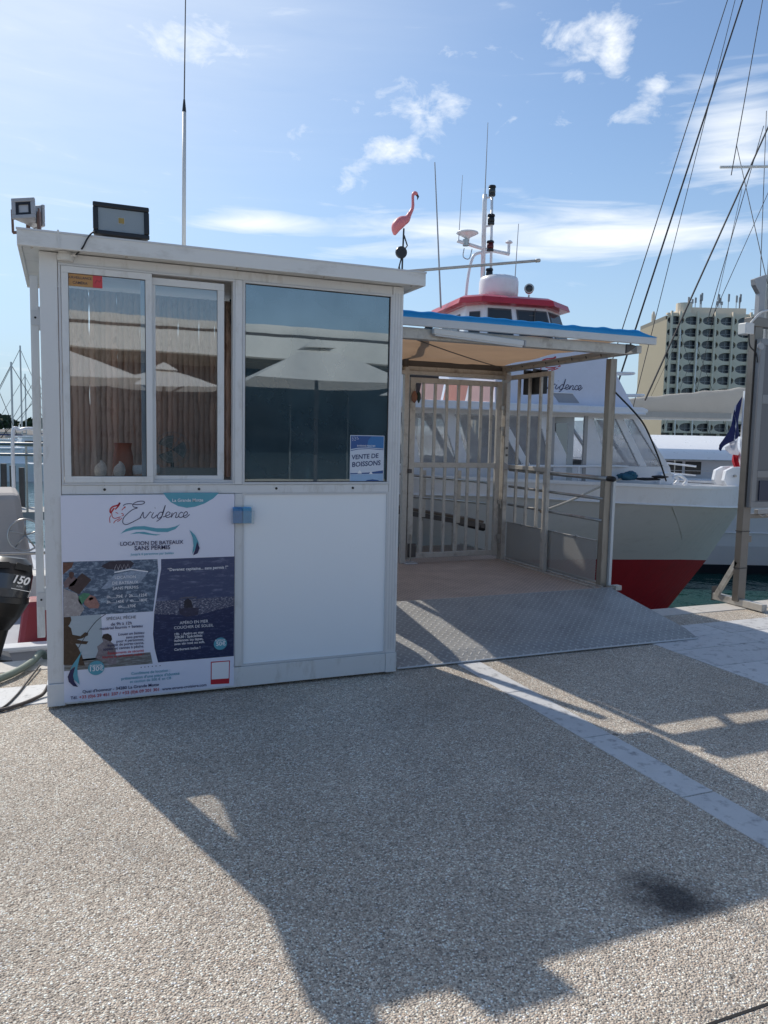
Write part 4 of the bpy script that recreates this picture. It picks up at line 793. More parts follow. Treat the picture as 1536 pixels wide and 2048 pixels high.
# ================================================================ PASSENGER BOAT
BT=empty('passenger_boat',(10.4124,5.1874,0),R(-7),label='white and grey passenger boat with red bottom moored beyond the gate',cat='boat')
def bp(n,mb,m=BOATW,bevel=0,parent=BT,**k): return put(n,mb,m,parent,bevel=bevel,**k)
def interp(tab,x):
    for (a,u),(b,v) in zip(tab,tab[1:]):
        if b<=x<=a: return u+(v-u)*(a-x)/(a-b)
    return tab[-1][1] if x<tab[-1][0] else tab[0][1]
ZG=[(0,.80),(-2,.885),(-3.4,.945),(-5,.995),(-6.2,1.03),(-9.5,1.08)]
ZB=[(0.03,.46),(-2,.61),(-3.4,.69),(-5,.78),(-9.5,.86)]
ZR=[(-.59,-.41),(-1.5,-.29),(-2.4,-.2),(-3.5,-.11),(-6,.0),(-9.5,.05)]
ZK=[(-1.52,-1.45),(-9.5,-1.5)]
def hb(d,B,L,p): t=min(max(d/L,0),1); return B*(1-(1-t)**p)
LV=[(0.0,ZG,1.80,4.3,2.4),(0.03,ZB,1.76,4.3,2.3),(-.59,ZR,1.60,4.4,1.9),(-1.50,ZK,1.2,4.6,1.5)]
NS=34
def level(i,side):
    xs,zt,B,L,p=LV[i]; out=[]
    for k in range(NS+1):
        t=(k/NS)**1.7; x=xs+(-9.5-xs)*t; out.append((x,side*(hb(xs-x,B,L,p)+.012),interp(zt,x)))
    return out
def strip(i,j):
    mb=MB()
    for s in (-1,1):
        a,b=level(i,s),level(j,s); n=len(a)
        # intermediate ring gives the flare a soft curve
        mb.add(a+b,[((k,k+1,n+k+1,n+k) if s<0 else (n+k,n+k+1,k+1,k)) for k in range(n-1)])
    mb.add([level(i,-1)[0],level(i,1)[0],level(j,1)[0],level(j,-1)[0]],[(0,1,2,3)])
    mb.add([level(i,-1)[-1],level(i,1)[-1],level(j,1)[-1],level(j,-1)[-1]],[(3,2,1,0)])
    return mb
bp('bulwark',strip(0,1),smooth=False); bp('topside',strip(1,2),HULLG,smooth=False); bp('bottom',strip(2,3),ANTIF)
mb=MB()
for s in (-1,1):
    a=level(0,s); inn=[(x,s*max(abs(y)-.09,.0),z) for x,y,z in a]; n=len(a)
    mb.add([(x,y*1.008,z+.014) for x,y,z in a]+[(x,y,z+.014) for x,y,z in inn],[((k,n+k,n+k+1,k+1) if s>0 else (k,k+1,n+k+1,n+k)) for k in range(n-1)])
    mb.add([(x,y*1.008,z+.014) for x,y,z in a]+[(x,y*1.008,z-.03) for x,y,z in a],[(k,k+1,n+k+1,n+k) for k in range(n-1)])
    l1=[(x,s*max(abs(y)-.10,.0),z+.03) for x,y,z in level(1,s)]
    mb.add(inn+l1,[(k,n+k,n+k+1,k+1) for k in range(n-1)])
bp('cap_rail',mb,fix=True)
dk=level(1,-1); bp('deck',MB().poly([(x-.1,min(y+.08,-.001),.50) for x,y,z in dk]+[(x-.1,max(-y-.08,.001),.50) for x,y,z in dk[::-1]]),mat('deck_grey',(.4,.41,.42),.7),fix=True)
rub=MB(); rub.tube([(x,y-.012,z) for x,y,z in level(1,-1)],.012,6); bp('rubbing_strake',rub)
sm=MB(); sm.tube([(-2.35,-1.492,.60),(-2.1,-1.27,.39),(-1.85,-1.035,.17),(-1.62,-.77,-.06),(-1.4,-.505,-.28)],.006,5); bp('weld_seam',sm,HULLG)
# bow fittings
bp('bow_plate',MB().prism([(-.05,.80),(-.40,.82),(-.46,.9),(-.43,1.06),(-.30,1.12),(-.05,1.13)],-.16,-.08),bevel=.01); bp('bow_plate',MB().prism([(-.05,.80),(-.40,.82),(-.46,.9),(-.43,1.06),(-.30,1.12),(-.05,1.13)],.08,.16),bevel=.01)
bp('roller_pin',MB().lathe([(.02,-.2),(.02,.2)],(-.28,0,.98),10,'y'),STEEL)
hz=level(0,-1)
for (x0,x1,zt) in ((-2.6,-2.2,.16),(-2.35,-2.0,.14)):
    y0=-hb(-x0,1.8,4.3,2.4)+.10; y1=-hb(-x1,1.8,4.3,2.4)+.10; z0=interp(ZG,x0); z1=interp(ZG,x1)
    bp('fairlead_hoop',MB().tube(smooth_pts([(x0,y0,z0),(x0+.03,y0+.01,z0+zt*.8),(x0+.12,y0+.04,z0+zt),(x1-.1,y1,z1+zt),(x1-.01,y1,z1+zt*.55),(x1-.06,y1,z1+.02)],4),.022,8),smooth=True)
def rail(pts,r=.017,n='guard_rail'): bp(n,MB().tube(pts,r,8),BOATW,smooth=True)
rail(smooth_pts([(-9,-1.70,1.16),(-6.3,-1.72,1.155),(-4,-1.62,1.16),(-3.2,-1.47,1.16),(-3.02,-1.43,1.13),(-2.98,-1.42,.96)],5))
rail(smooth_pts([(-1.9,1.2,.9),(-1.92,1.2,1.16),(-1.75,1.15,1.19),(-1.1,.85,1.16),(-.5,.5,1.1)],5)); rail(smooth_pts([(-1.9,1.2,1.0),(-1.1,.85,.99),(-.5,.5,.95)],4),.012)
for x,yy in ((-3.9,-1.62),(-5.0,-1.7),(-6.2,-1.72),(-7.4,-1.71)): bp('stanchion',MB().tube([(x,yy,1.16),(x,yy,interp(ZG,x))],.012,6))
# main cabin
CY=1.45
bp('cabin_wall',MB().prism([(-8.6,.52),(-2.75,.52),(-2.34,.96),(-2.40,1.16),(-8.6,1.16)],-CY,-CY+.04),bevel=.004); bp('cabin_wall',MB().prism([(-8.6,.52),(-2.75,.52),(-2.34,.96),(-2.40,1.16),(-8.6,1.16)],CY-.04,CY),bevel=.004)
bp('cabin_front',MB().loft([(-2.36,-1.2,.52),(-2.36,1.2,.52),(-2.40,1.2,.52),(-2.40,-1.2,.52)],[(-2.42,-CY,1.17),(-2.42,CY,1.17),(-2.46,CY,1.17),(-2.46,-CY,1.17)]),fix=True)
rfb=bp('cabin_roof',MB().prism([(-8.8,1.86),(-2.98,1.86),(-2.90,1.885),(-2.90,1.925),(-2.98,1.95),(-8.8,1.965)],-1.62,1.62),bevel=.015)
put('gutter',MB().tube([(-8.7,-1.63,1.865),(-2.95,-1.63,1.862)],.014,6),BOATW,rfb)
bp('cabin_header',MB().prism([(-8.6,1.80),(-2.90,1.80),(-2.94,1.862),(-8.6,1.862)],-CY,-CY+.05)); bp('cabin_header',MB().prism([(-8.6,1.80),(-2.90,1.80),(-2.94,1.862),(-8.6,1.862)],CY-.05,CY))
# pillars: (bottom x0,x1) to (top x0,x1); windows between them
PIL=[(-2.40,-2.56,-2.90,-3.06),(-2.80,-2.92,-3.20,-3.30),(-3.42,-3.70,-3.60,-3.72),(-4.22,-4.32,-4.24,-4.36),(-3.95,-4.22,-4.24,-4.24)]
def pil(b0,b1,t0,t1,y):
    y0,y1=(y,y+.045) if y<0 else (y-.045,y)
    bp('pillar',MB().prism([(b0,1.16),(t0,1.80),(t1,1.80),(b1,1.16)],y0,y1),bevel=.006)
SIDE=[((-2.40,-2.52),(-2.92,-3.02)),((-2.76,-2.88),(-3.16,-3.28)),((-3.36,-3.74),(-3.62,-3.74)),((-3.90,-4.20),(-4.28,-4.42)),((-4.50,-4.62),(-4.92,-5.04)),((-5.36,-5.52),(-5.58,-5.76)),((-6.02,-6.14),(-6.14,-6.26)),((-6.7,-6.82),(-6.86,-6.98)),((-7.4,-7.5),(-7.56,-7.66)),((-8.5,-8.6),(-8.5,-8.6))]
for y in (-CY,CY):
    for (b0,b1),(t0,t1) in SIDE: pil(b0,b1,t0,t1,y)
    for i in range(len(SIDE)-1):
        if i==2: continue
        bl,tl_=SIDE[i][0][1],SIDE[i][1][1]; br,tr=SIDE[i+1][0][0],SIDE[i+1][1][0]
        yy=y+.02 if y<0 else y-.02
        w=bp('cabin_window',MB().prism([(bl,1.165),(br,1.165),(tr,1.798),(tl_,1.798)],yy-.002,yy+.002),PVC)
        if y<0:
            mb=MB()
            for e in range(5):
                t=e/4
                for (xa,xb) in ((bl,tl_),(br,tr)):
                    mb.box(xa+(xb-xa)*t-.006+(-.05 if xa==bl else .05)*0,xa+(xb-xa)*t+.006,yy-.026,yy-.023,1.18+.6*t-.006,1.18+.6*t+.006)
            put('studs',mb,GREYP,w,kind='stuff')
for i in range(3):
    ya=-CY+.05+.95*i; yb=ya+.9
    bp('front_window',MB().loft([(-2.43,ya,1.18),(-2.43,yb,1.18),(-2.44,yb,1.18),(-2.44,ya,1.18)],[(-2.94,ya,1.80),(-2.94,yb,1.80),(-2.95,yb,1.80),(-2.95,ya,1.80)]),PVC,fix=True); bp('front_pillar',MB().loft([(-2.42,yb,1.17),(-2.42,yb+.05,1.17),(-2.47,yb+.05,1.17),(-2.47,yb,1.17)],[(-2.93,yb,1.80),(-2.93,yb+.05,1.80),(-2.98,yb+.05,1.80),(-2.98,yb,1.80)]),fix=True)
# side door, standing open
dr=bp('door',MB().box(-.0,.03,-.46,0,.36,1.80),mat('door_cream',(.55,.57,.56),.4),bevel=.006,loc=(-3.90,-CY-.01,0),rot=(0,0,R(-118)))
put('door_window',MB().box(-.004,.034,-.38,-.08,1.15,1.72),BOATGL,dr); put('door_handle',MB().tube([(-.03,-.40,.95),(-.03,-.40,1.05)],.008,6),STEEL,dr)
bp('door_frame',MB().prism([(-4.22,1.80),(-4.18,1.80),(-4.18,.36),(-4.22,.36)],-CY-.012,-CY),GREYP); bp('door_frame',MB().prism([(-3.75,1.82),(-3.70,1.82),(-3.70,.36),(-3.75,.36)],-CY-.012,-CY),GREYP)
bp('interior_partition',MB().box(-4.5,-3.3,.2,.24,.36,1.80),mat('cabin_interior',(.5,.5,.52),.7))
for x in (-3.2,-4.9,-5.6,-6.4,-7.2): bp('bench',MB().box(x-.22,x+.22,-1.2,1.2,.36,.75).box(x-.26,x-.20,-1.2,1.2,.75,1.22),mat('seat_grey',(.36,.36,.40),.6) if 'seat_grey' not in bpy.data.materials else bpy.data.materials['seat_grey'],bevel=.02)
# upper works
up=bp('upper_works',MB().prism([(-5.02,1.94),(-2.97,1.94),(-3.03,2.02),(-3.55,2.80),(-5.02,2.80)],-1.42,1.42),mat('upper_works_white',(.66,.69,.80),.35,var=.04,stain=(3,1.2,(.5,.5,.55))),bevel=.02)
lw=MB()
for s_,p_ in PS.items():
    lw.ribbon([((x-.31)*1.93-4.47,(z-1.0)*1.93+2.115) for x,z in smooth_pts(p_,6)],.0095,-1.425)
put('script_lettering',lw,NAVY,up)
lw=MB()
for s_,p_ in PL.items(): lw.ribbon([((x-.243)*3.9-4.40,(z-1.0)*1.75+2.385) for x,z in smooth_pts(p_,4)],.016 if s_ in('h1','h9') else .011,-1.425)
put('printed_emblem',lw,REDINK,up)
put('vent_recess',MB().prism([(-4.22,2.11),(-3.93,2.11),(-3.82,1.99),(-4.12,1.99)],-1.428,-1.42),mat('vent_grey',(.32,.33,.36),.5),up); put('vent_lip',MB().beam((-4.23,-1.43,2.115),(-3.92,-1.43,2.115),.02,.012),BOATW,up)
for z,dx in ((2.42,0),(2.13,.17)):
    bp('hoop_rail',MB().tube(smooth_pts([(-3.32+dx,-1.35,z-.01),(-3.02+dx,-1.38,z),(-2.94+dx,-1.25,z),(-3.02+dx,-1.12,z),(-3.32+dx,-1.12,z-.01)],5),.016,8),smooth=True)
# aft upper deck: coral dodger, funnel and rails
CORAL=mat('coral_canvas',(.70,.36,.29),.7,var=.15,scale=3,trans=.2)
for i,(a,b) in enumerate(((-6.05,-5.75),(-5.72,-5.42),(-5.39,-5.06))): bp('dodger_panel',MB().grid(lambda u,v:(a+(b-a)*u+.05*v,-1.38+.03*math.sin(u*3.1),1.97+.26*v),6,3),CORAL if i==1 else mat('faded_coral_%d'%i,(.70,.48,.44),.7,trans=.2))
bp('locker',MB().box(-6.5,-6.15,-1.3,-.8,1.96,2.36),bevel=.03); bp('crew_seat',MB().box(-5.95,-5.5,-.6,.3,1.96,2.5),RUBBER,bevel=.03); rail([(-8.5,-1.45,2.33),(-6.4,-1.45,2.31),(-5.05,-1.42,2.26)],.016,'upper_rail')
for x in (-8,-7.2,-6.5): bp('stanchion',MB().tube([(x,-1.45,1.96),(x,-1.45,2.32)],.011,6))
bp('life_raft',MB().tube([(-7.8,-1.0,2.2),(-6.9,-1.0,2.2)],.22,14),smooth=True)
# unseen awning added behind the kiosk to shade the landing stage
aw=bp('added_awning',MB().grid(lambda u,v:(-9.4+2.85*u,-2.25+2.75*v,2.97+.03*math.sin(u*6)),10,6),mat('added_awning_white',(.7,.7,.7),.8))
for x in (-9.3,-6.6):
    for y in (-1.5,.45): bp('added_awning_post',MB().tube([(x,y,1.96),(x,y,2.96)],.016,6),STEEL)
# wheelhouse
TP=[(-5.12,-.52),(-4.92,-.72),(-4.02,-.72),(-3.66,-.42),(-3.66,.42),(-4.02,.72),(-4.92,.72),(-5.12,.52)]
BP_=[(-5.18,-.60),(-4.96,-.84),(-3.86,-.84),(-3.40,-.48),(-3.40,.48),(-3.86,.84),(-4.96,.84),(-5.18,.60)]
zb,zt=2.66,3.34
wh=bp('wheelhouse',MB().loft([(x,y,zb) for x,y in BP_],[(x,y,zt) for x,y in TP]),bevel=.02)
def onwall(i,s,h):
    n=8;a=Vector(BP_[i]+(zb,)).lerp(Vector(BP_[(i+1)%n]+(zb,)),s); b=Vector(TP[i]+(zt,)).lerp(Vector(TP[(i+1)%n]+(zt,)),s); return a.lerp(b,h)
DG=mat('dark_window_glass',(.035,.04,.045),.06,var=.05); GSK=mat('window_gasket',(.09,.09,.10),.5)
def whwin(i,s0,s1,h0,h1):
    c=[onwall(i,s0,h0),onwall(i,s1,h0),onwall(i,s1,h1),onwall(i,s0,h1)]; nrm=(c[1]-c[0]).cross(c[3]-c[0]).normalized()
    ctr=sum(c,Vector())/4
    big=[ctr+(p-ctr)*1.10 for p in c]
    f=put('window',MB().loft([p+nrm*.004 for p in big],[p+nrm*.010 for p in big]),GSK,wh,fix=True,bevel=.004); put('pane',MB().loft([p+nrm*.008 for p in c],[p+nrm*.013 for p in c]),DG,f,fix=True)
whwin(1,.06,.40,.25,.86); whwin(1,.52,.97,.25,.86); whwin(2,.12,.88,.22,.86); whwin(3,.05,.31,.22,.86); whwin(3,.36,.64,.22,.86); whwin(3,.69,.95,.22,.86); whwin(0,.25,.75,.3,.8); whwin(7,.2,.8,.3,.8); whwin(5,.1,.4,.25,.86); whwin(5,.55,.9,.25,.86)
put('wiper',MB().tube([onwall(1,.80,.92)+Vector((0,-.03,0)),onwall(1,.70,.4)+Vector((0,-.03,0))],.006,5).box(-4.28,-4.20,-.76,-.72,3.17,3.2),DARKST,wh)
def scale_poly(P,k,dx=0): cx=-4.38; return [((x-cx)*k+cx+dx,y*k) for x,y in P]
o1=scale_poly(TP,1.20); o2=scale_poly(TP,1.16); o3=scale_poly(TP,1.05)
rr=bp('wheelhouse_roof',MB().loft([(x,y,3.305) for x,y in scale_poly(TP,1.1)],[(x,y,3.32) for x,y in o1]).loft([(x,y,3.3205) for x,y in o1],[(x,y,3.40) for x,y in o2]).loft([(x,y,3.4005) for x,y in o2],[(x,y,3.44) for x,y in o3]),RED,bevel=.006)
# radar, mast and aerials
rd=bp('radar_bracket',MB().prism([(-4.95,3.43),(-4.28,3.43),(-4.34,3.47),(-4.62,3.50),(-4.95,3.42)],-.16,.16),bevel=.01)
bp('radome',MB().lathe([(.20,3.50),(.27,3.52),(.285,3.60),(.285,3.75),(.27,3.81),(.20,3.835),(.05,3.84)],(-4.44,-.05,0),28),smooth=True)
bp('mast',MB().tube([(-4.67,0,3.37),(-4.68,0,4.85),(-4.68,0,4.98)],.033,10),smooth=True); bp('mast_stay',MB().tube(smooth_pts([(-4.93,0,3.37),(-4.90,0,3.8),(-4.83,0,4.1),(-4.70,0,4.17)],5),.022,8),smooth=True)
bp('light_tube',MB().tube([(-4.55,-.02,3.6),(-4.58,-.02,5.0)],.021,8),smooth=True)
LB=mat('nav_light_black',(.02,.022,.025),.4); LR=mat('nav_light_red',(.10,.008,.008),.25); LG=mat('nav_light_smoke',(.05,.06,.06),.2)
for i,z in enumerate((5.02,4.62,4.25,3.86,3.55)):
    nl=bp('nav_light',MB().lathe([(.045,-.06),(.05,-.05),(.05,-.03),(.044,-.028)],(-4.58,-.02,z),12).lathe([(.05,.055),(.056,.06),(.05,.085)],(-4.58,-.02,z),12),LB)
    put('lens',MB().lathe([(.046,-.028),(.050,0),(.046,.055)],(-4.58,-.02,z),14),(LG,LB,LR,LB,LR)[i],nl,smooth=True); put('arm',MB().tube([(-4.68,0,z-.09),(-4.58,-.02,z-.07)],.015,6),BOATW,nl)
bp('cross_arm',MB().tube([(-5.08,0,4.30),(-4.68,0,4.22),(-4.27,0,4.18)],.026,8),smooth=True)
bp('satellite_disc',MB().lathe([(.03,-.10),(.035,-.05),(.13,.0),(.16,.015),(.155,.03),(.08,.05)],(-4.93,0,4.40),20),smooth=True); bp('disc_stem',MB().lathe([(.045,4.24),(.045,4.33)],(-4.95,0,0),10),STEEL)
bp('wind_sensor',MB().tube([(-4.28,0,4.18),(-4.28,0,4.33)],.022,8).lathe([(.05,4.335),(.055,4.345),(.03,4.37)],(-4.28,0,0),12))
bp('loop_cable',MB().tube(smooth_pts([(-4.98,-.02,4.2),(-4.99,-.02,4.08),(-4.90,-.02,4.06),(-4.86,-.02,4.2)],4),.007,5),GREYP)
for (xb_,zb_,xt_,zt_,r_) in ((-5.30,3.34,-5.45,5.34,.014),(-4.18,3.38,-4.14,4.62,.009),(-5.06,4.30,-5.03,5.21,.006),(-4.68,4.95,-4.67,5.97,.008)): bp('whip_aerial',MB().tube([(xb_,0,zb_),(xt_,0,zt_)],[r_,r_*.5],6),GREYP)
sl=bp('searchlight',MB().lathe([(.045,-.08),(.062,-.06),(.066,.05),(.072,.06),(.064,.065)],(-3.98,-.1,3.68),18,'y',Matrix.Rotation(R(-25),3,'Z')@Matrix.Scale(-1,3)),STEEL,smooth=False)
put('lens',MB().lathe([(.05,.064),(.052,.068),(.02,.074)],(-3.98,-.1,3.68),16,'y',Matrix.Rotation(R(-25),3,'Z')@Matrix.Scale(-1,3)),DG,sl)
put('stem',MB().tube([(-3.98,-.1,3.43),(-3.98,-.1,3.60)],.014,8),STEEL,sl)
# mooring line, cleat cloth and ensign
put('mooring_rope',MB().tube(smooth_pts([(7.0,4.0,1.00),(6.2,3.42,.93),(5.3,2.76,.83),(4.56,2.22,.77)],6),.012,6),mat('pale_rope',(.42,.39,.33),.9,var=.2,scale=80),None,smooth=True,label='pale mooring rope slanting from the bow to the landing stage',cat='rope')
cl=empty('glove_bundle',(7.07,3.97,.985),R(-25),label='blue and black work gloves lying on the boat gunwale',cat='gloves')
def lump(n,cx,cy,cz,rx,ry,rz,m,sd):
    rnd=random.Random(sd); ph=[rnd.uniform(0,6) for _ in range(4)]
    def fn(u,v):
        t=v*math.pi; p=u*6.2832; k=1+.22*math.sin(3*p+ph[0])*math.sin(t)+.15*math.sin(5*p+4*t+ph[1]); return (cx+rx*k*math.sin(t)*math.cos(p),cy+ry*k*math.sin(t)*math.sin(p),cz+rz*(1-math.cos(t)*k))
    put(n,MB().grid(fn,16,9),m,cl,smooth=True)
GB=mat('glove_blue',(.03,.13,.20),.8,var=.4,scale=30); lump('blue_glove',0,0,.0,.13,.07,.045,GB,1); lump('blue_glove',.05,.0,.05,.07,.05,.035,GB,2); lump('black_strap',.25,0,.0,.16,.035,.018,CORD,3); lump('black_strap',.42,.0,.03,.1,.04,.02,CORD,4)
fs=empty('french_flag',(10.36,5.18,.85),R(-7),label='furled blue white and red flag on the bow staff',cat='flag')
put('staff',MB().box(-.02,.035,-.02,.02,0,1.50),BOATW,fs,bevel=.004)
def cloth(x0,x1,z0,z1,z2,z3,m,sd):
    mb=MB(); mb.grid(lambda u,v:(-.03-(x0+(x1-x0)*u)+.015*math.sin(v*6+sd),.02+.05*math.sin(u*7+sd+v*3),(z0+(z1-z0)*u)*(1-v)+(z2+(z3-z2)*u)*v),10,10); return mb
put('blue_band',cloth(0,.36,1.42,.62,.80,.52,None,0),mat('flag_blue',(.012,.018,.09),.8,trans=.15),fs,smooth=True); put('white_band',cloth(.0,.25,.80,.58,.45,.50,None,1),mat('flag_white',(.62,.62,.68),.8,trans=.3),fs,smooth=True); put('white_fold',cloth(.10,.16,1.30,.78,.70,.56,None,.2),mat('flag_white2',(.6,.6,.66),.8),fs,smooth=True); put('red_band',cloth(0,.10,.52,.47,.20,.24,None,2),mat('flag_red',(.45,.015,.03),.8,trans=.2),fs,smooth=True)
# ================================================================ BACKGROUND
# catamaran behind the bow
CT=empty('catamaran',(11.57,7.93,0),R(-22),label='white sailing catamaran with beige boom cover behind the boat bow',cat='catamaran')
def cpt(n,mb,m=BOATW,**k): return put(n,mb,m,CT,**k)
def chull(y0,y1,n):
    a=[(-4.2,.0),(-3.6,-.10),(0,-.12),(6,-.12),(9,-.05)]
    def sec(x,t):
        w=min(1,(x+4.6)/1.8)*.5*(y1-y0); yc=(y0+y1)/2
        prof=[(1.0,.70),(1.0,.42),(.985,.0),(.90,-.6),(.75,-1.0),(.55,-1.35)]
        return [(x,yc-w*p,z) for p,z in prof]+[(x,yc+w*p,z) for p,z in prof[::-1]]
    secs=[sec(x,0) for x in (-4.5,-4,-3.2,-2,0,3,6,9)]
    return secs
for (y0,y1) in ((0,1.5),(4.6,6.1)):
    sc_=chull(y0,y1,0)
    mb=MB(); bt=MB(); m_=len(sc_[0])
    for a,b in zip(sc_,sc_[1:]):
        for k_ in range(m_-1):
            (bt if k_ in (4,5,6) else mb).add([a[k_],b[k_],b[k_+1],a[k_+1]],[(0,1,2,3)])
        mb.add([a[0],b[0],b[-1],a[-1]],[(3,2,1,0)])
    h=cpt('hull',mb,mat('cat_gelcoat',(.62,.63,.66),.18,var=.03,coat=.4) if 'cat_gelcoat' not in bpy.data.materials else bpy.data.materials['cat_gelcoat']); put('boot_stripe',bt,mat('dark_boot',(.015,.02,.03),.5) if 'dark_boot' not in bpy.data.materials else bpy.data.materials['dark_boot'],h)
    put('cove_line',MB().tube([(-3.0,y0-.01+.04,-.28),(0,y0-.004,-.30),(9,y0-.004,-.34)],.012,5),WHITEI,h)
cpt('bridge_deck',MB().box(-2.0,9,1.2,4.9,.25,.72))
def croof(u,v):
    x=-2.9+10*u; y=1.2+3.8*v; return (x,y,1.12+(.10*min(1,v*12)+.45*min(1,v/.55))*min(1,(u+.02)*5+.45)*(1 if v<.6 else 1-(v-.6)*1.2))
cpt('coach_roof',MB().grid(croof,24,16),mat('cat_roof_white',(.80,.80,.81),.3,var=.02),smooth=True)
cpt('saloon_wall',MB().box(-2.6,7,1.5,4.7,.72,1.12),mat('cat_wall_grey',(.5,.5,.52),.4))  # one even grey for the saloon wall
for i in range(7): cpt('saloon_window',MB().box(-1.75+.42*i,-1.40+.42*i,1.485,1.50,.80,1.08),DG if False else mat('cat_window_%d'%i,(.03,.033,.038),.1))
cpt('guard_rail',MB().tube([(-2.8,.1,.72),(-2.8,.1,1.15),(6,.05,1.15)],.014,6),STEEL); cpt('guard_wire',MB().tube([(-2.8,.1,.93),(6,.05,.93)],.006,5),STEEL)
for x in (-1.5,0,1.5,3): cpt('stanchion',MB().tube([(x,.08,.7),(x,.08,1.15)],.011,6),STEEL)
# boom with its stowed sail cover, mast, spreader and stays (left end of boom is free)
cpt('boom',MB().beam((-1.05,2.3,2.10),(2.7,2.3,2.12),.13,.20),WHITEP)
def cover(u,v):
    x=-1.35+4.0*u; a=v*math.pi; h=.12+.50*u**.75; w=.10+.08*u
    wr=1+.02*math.sin(u*34+6*v)+.015*math.sin(u*61+v*8)
    return (x,2.3-w*math.cos(a)*wr,2.16+.03*u+h*math.sin(a)*wr)
cpt('sail_cover',MB().grid(cover,60,12),mat('beige_acrylic',(.60,.57,.52),.85,var=.06,scale=4,bump=.5,bscale=9,trans=.45),smooth=True)
cpt('cover_skirt',MB().grid(lambda u,v:(-1.3+3.3*u,2.11+.01*math.sin(u*40),2.18-.12*v),40,2),mat('beige_acrylic2',(.42,.40,.36),.85,var=.1))
mast=cpt('mast',MB().tube([(2.75,2.3,1.2),(2.75,2.3,14.5)],.06,12),mat('mast_alu',(.5,.5,.5),.35,metal=.7),smooth=True)
cpt('spreader',MB().tube([(1.45,2.25,7.62),(3.2,2.25,7.68)],.03,8),WHITEP); cpt('lazy_jack',MB().tube([(1.25,2.35,2.55),(2.02,2.35,7.2)],.006,5),CORD)
YT=empty('sailing_yacht',(13.5,10.5,WZ),R(-22),label='yacht behind the catamaran whose dark stays cross the sky',cat='yacht')
YI=Matrix.Translation(Vector((13.5,10.5,WZ)))@Matrix.Rotation(R(-22),4,'Z'); YI=YI.inverted()
put('hull',MB().loft([(-5,-.1,.0),(6,-1.3,.0),(6,1.3,.0),(-5,.1,.0)],[(-5.8,-.1,1.5),(6.2,-1.6,1.3),(6.2,1.6,1.3),(-5.8,.1,1.5)]),BOATW,YT,fix=True); put('cabin',MB().box(-2.5,2.5,-.9,.9,1.4,1.9),BOATW,YT,bevel=.1); put('mast',MB().tube([(3.2,0,1.4),(3.2,0,17)],.06,10),bpy.data.materials['mast_alu'],YT,smooth=True)
WIRES=[((14.85,10.66,11.95),(11.14,9.19,4.05),.012),((15.18,10.53,11.95),(10.86,9.13,2.36),.020),((15.02,10.6,11.95),(11.83,8.96,4.48),.008),((15.69,10.01,8.96),(11.5,8.87,2.37),.020),((15.62,10.35,11.96),(13.38,8.66,7.77),.010),((14.99,10.25,8.53),(13.84,8.22,5.37),.009),((15.33,10.06,8.07),(12.9,8.52,4.61),.009),((15.59,9.87,7.25),(13.0,8.47,4.51),.008),((15.61,9.98,8.43),(13.79,8.19,4.95),.008)]
for i,(a,b,r) in enumerate(WIRES):
    a,b=Vector(a),Vector(b); d=b-a
    if i in (0,2): b=b+d*.38
    if i>3: b=b+d*.18
    if i!=5: a=a-d*.35
    put('stay',MB().tube([YI@a,YI@b],r,6),CORD,YT)
# thin black antenna cable hanging in front of the cabin
put('cable',MB().tube(smooth_pts([(6.45,3.55,2.12),(6.85,3.6,1.85),(7.05,3.62,1.66),(7.35,3.7,1.28),(7.6,3.82,.98)],6),.011,6),RUBBER,None,smooth=True,label='black cable hanging diagonally in front of the cabin windows',cat='cable')
# hotel
HT=empty('hotel_building',(137.6,146.5,0),R(-22.3),label='beige modernist hotel block with rows of oval windows',cat='building')
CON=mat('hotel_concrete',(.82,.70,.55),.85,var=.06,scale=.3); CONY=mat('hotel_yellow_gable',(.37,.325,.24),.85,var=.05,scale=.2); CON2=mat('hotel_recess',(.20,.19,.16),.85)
PWX,PWZ=4.25,2.84; NC,NR=9,10; ZT=32.2
gl_=mat('hotel_glass',(.05,.055,.07),.12,var=.3,scale=.3,rand=.5)
def cellmesh():
    mb=MB(); n=28; outer=[];inner=[];back=[]
    for k in range(n):
        a=2*math.pi*k/n; c,s=math.cos(a),math.sin(a)
        e=2.6; ex=PWX*.475*math.copysign(abs(c)**(.95),c); ez=PWZ*.355*math.copysign(abs(s)**(.85),s)
        t=min(PWX/2/max(abs(c),1e-6),PWZ/2/max(abs(s),1e-6)); outer.append((c*t,0,s*t)); inner.append((ex,0,ez)); back.append((ex*.97,.9,ez*.97))
    o=outer+inner+back
    mb.add(o,[(k,(k+1)%n,n+(k+1)%n,n+k) for k in range(n)]+[(n+k,n+(k+1)%n,2*n+(k+1)%n,2*n+k) for k in range(n)])
    # square off the outer corners
    for sx in(-1,1):
        for sz in(-1,1):
            pts=[p for p in outer if p[0]*sx>0 and p[2]*sz>0]
            cor=(sx*PWX/2,0,sz*PWZ/2)
            pv=max((p for p in pts if abs(abs(p[0])-PWX/2)<1e-6),key=lambda p:abs(p[2]),default=None); ph_=max((p for p in pts if abs(abs(p[2])-PWZ/2)<1e-6),key=lambda p:abs(p[0]),default=None)
            if pv and ph_: mb.add([pv,cor,ph_],[(0,1,2) if sx*sz>0 else (2,1,0)])
    me=bpy.data.meshes.new('facade_cell'); me.from_pydata(mb.v,[],mb.f); me.materials.append(CON); return me
cm=cellmesh()
pane=MB(); pane.prism([(PWX*.46*math.cos(a*.3),PWZ*.345*math.sin(a*.3)) for a in range(21)],.62,.66); pm=bpy.data.meshes.new('pane'); pm.from_pydata(pane.v,[],pane.f); pm.materials.append(gl_)
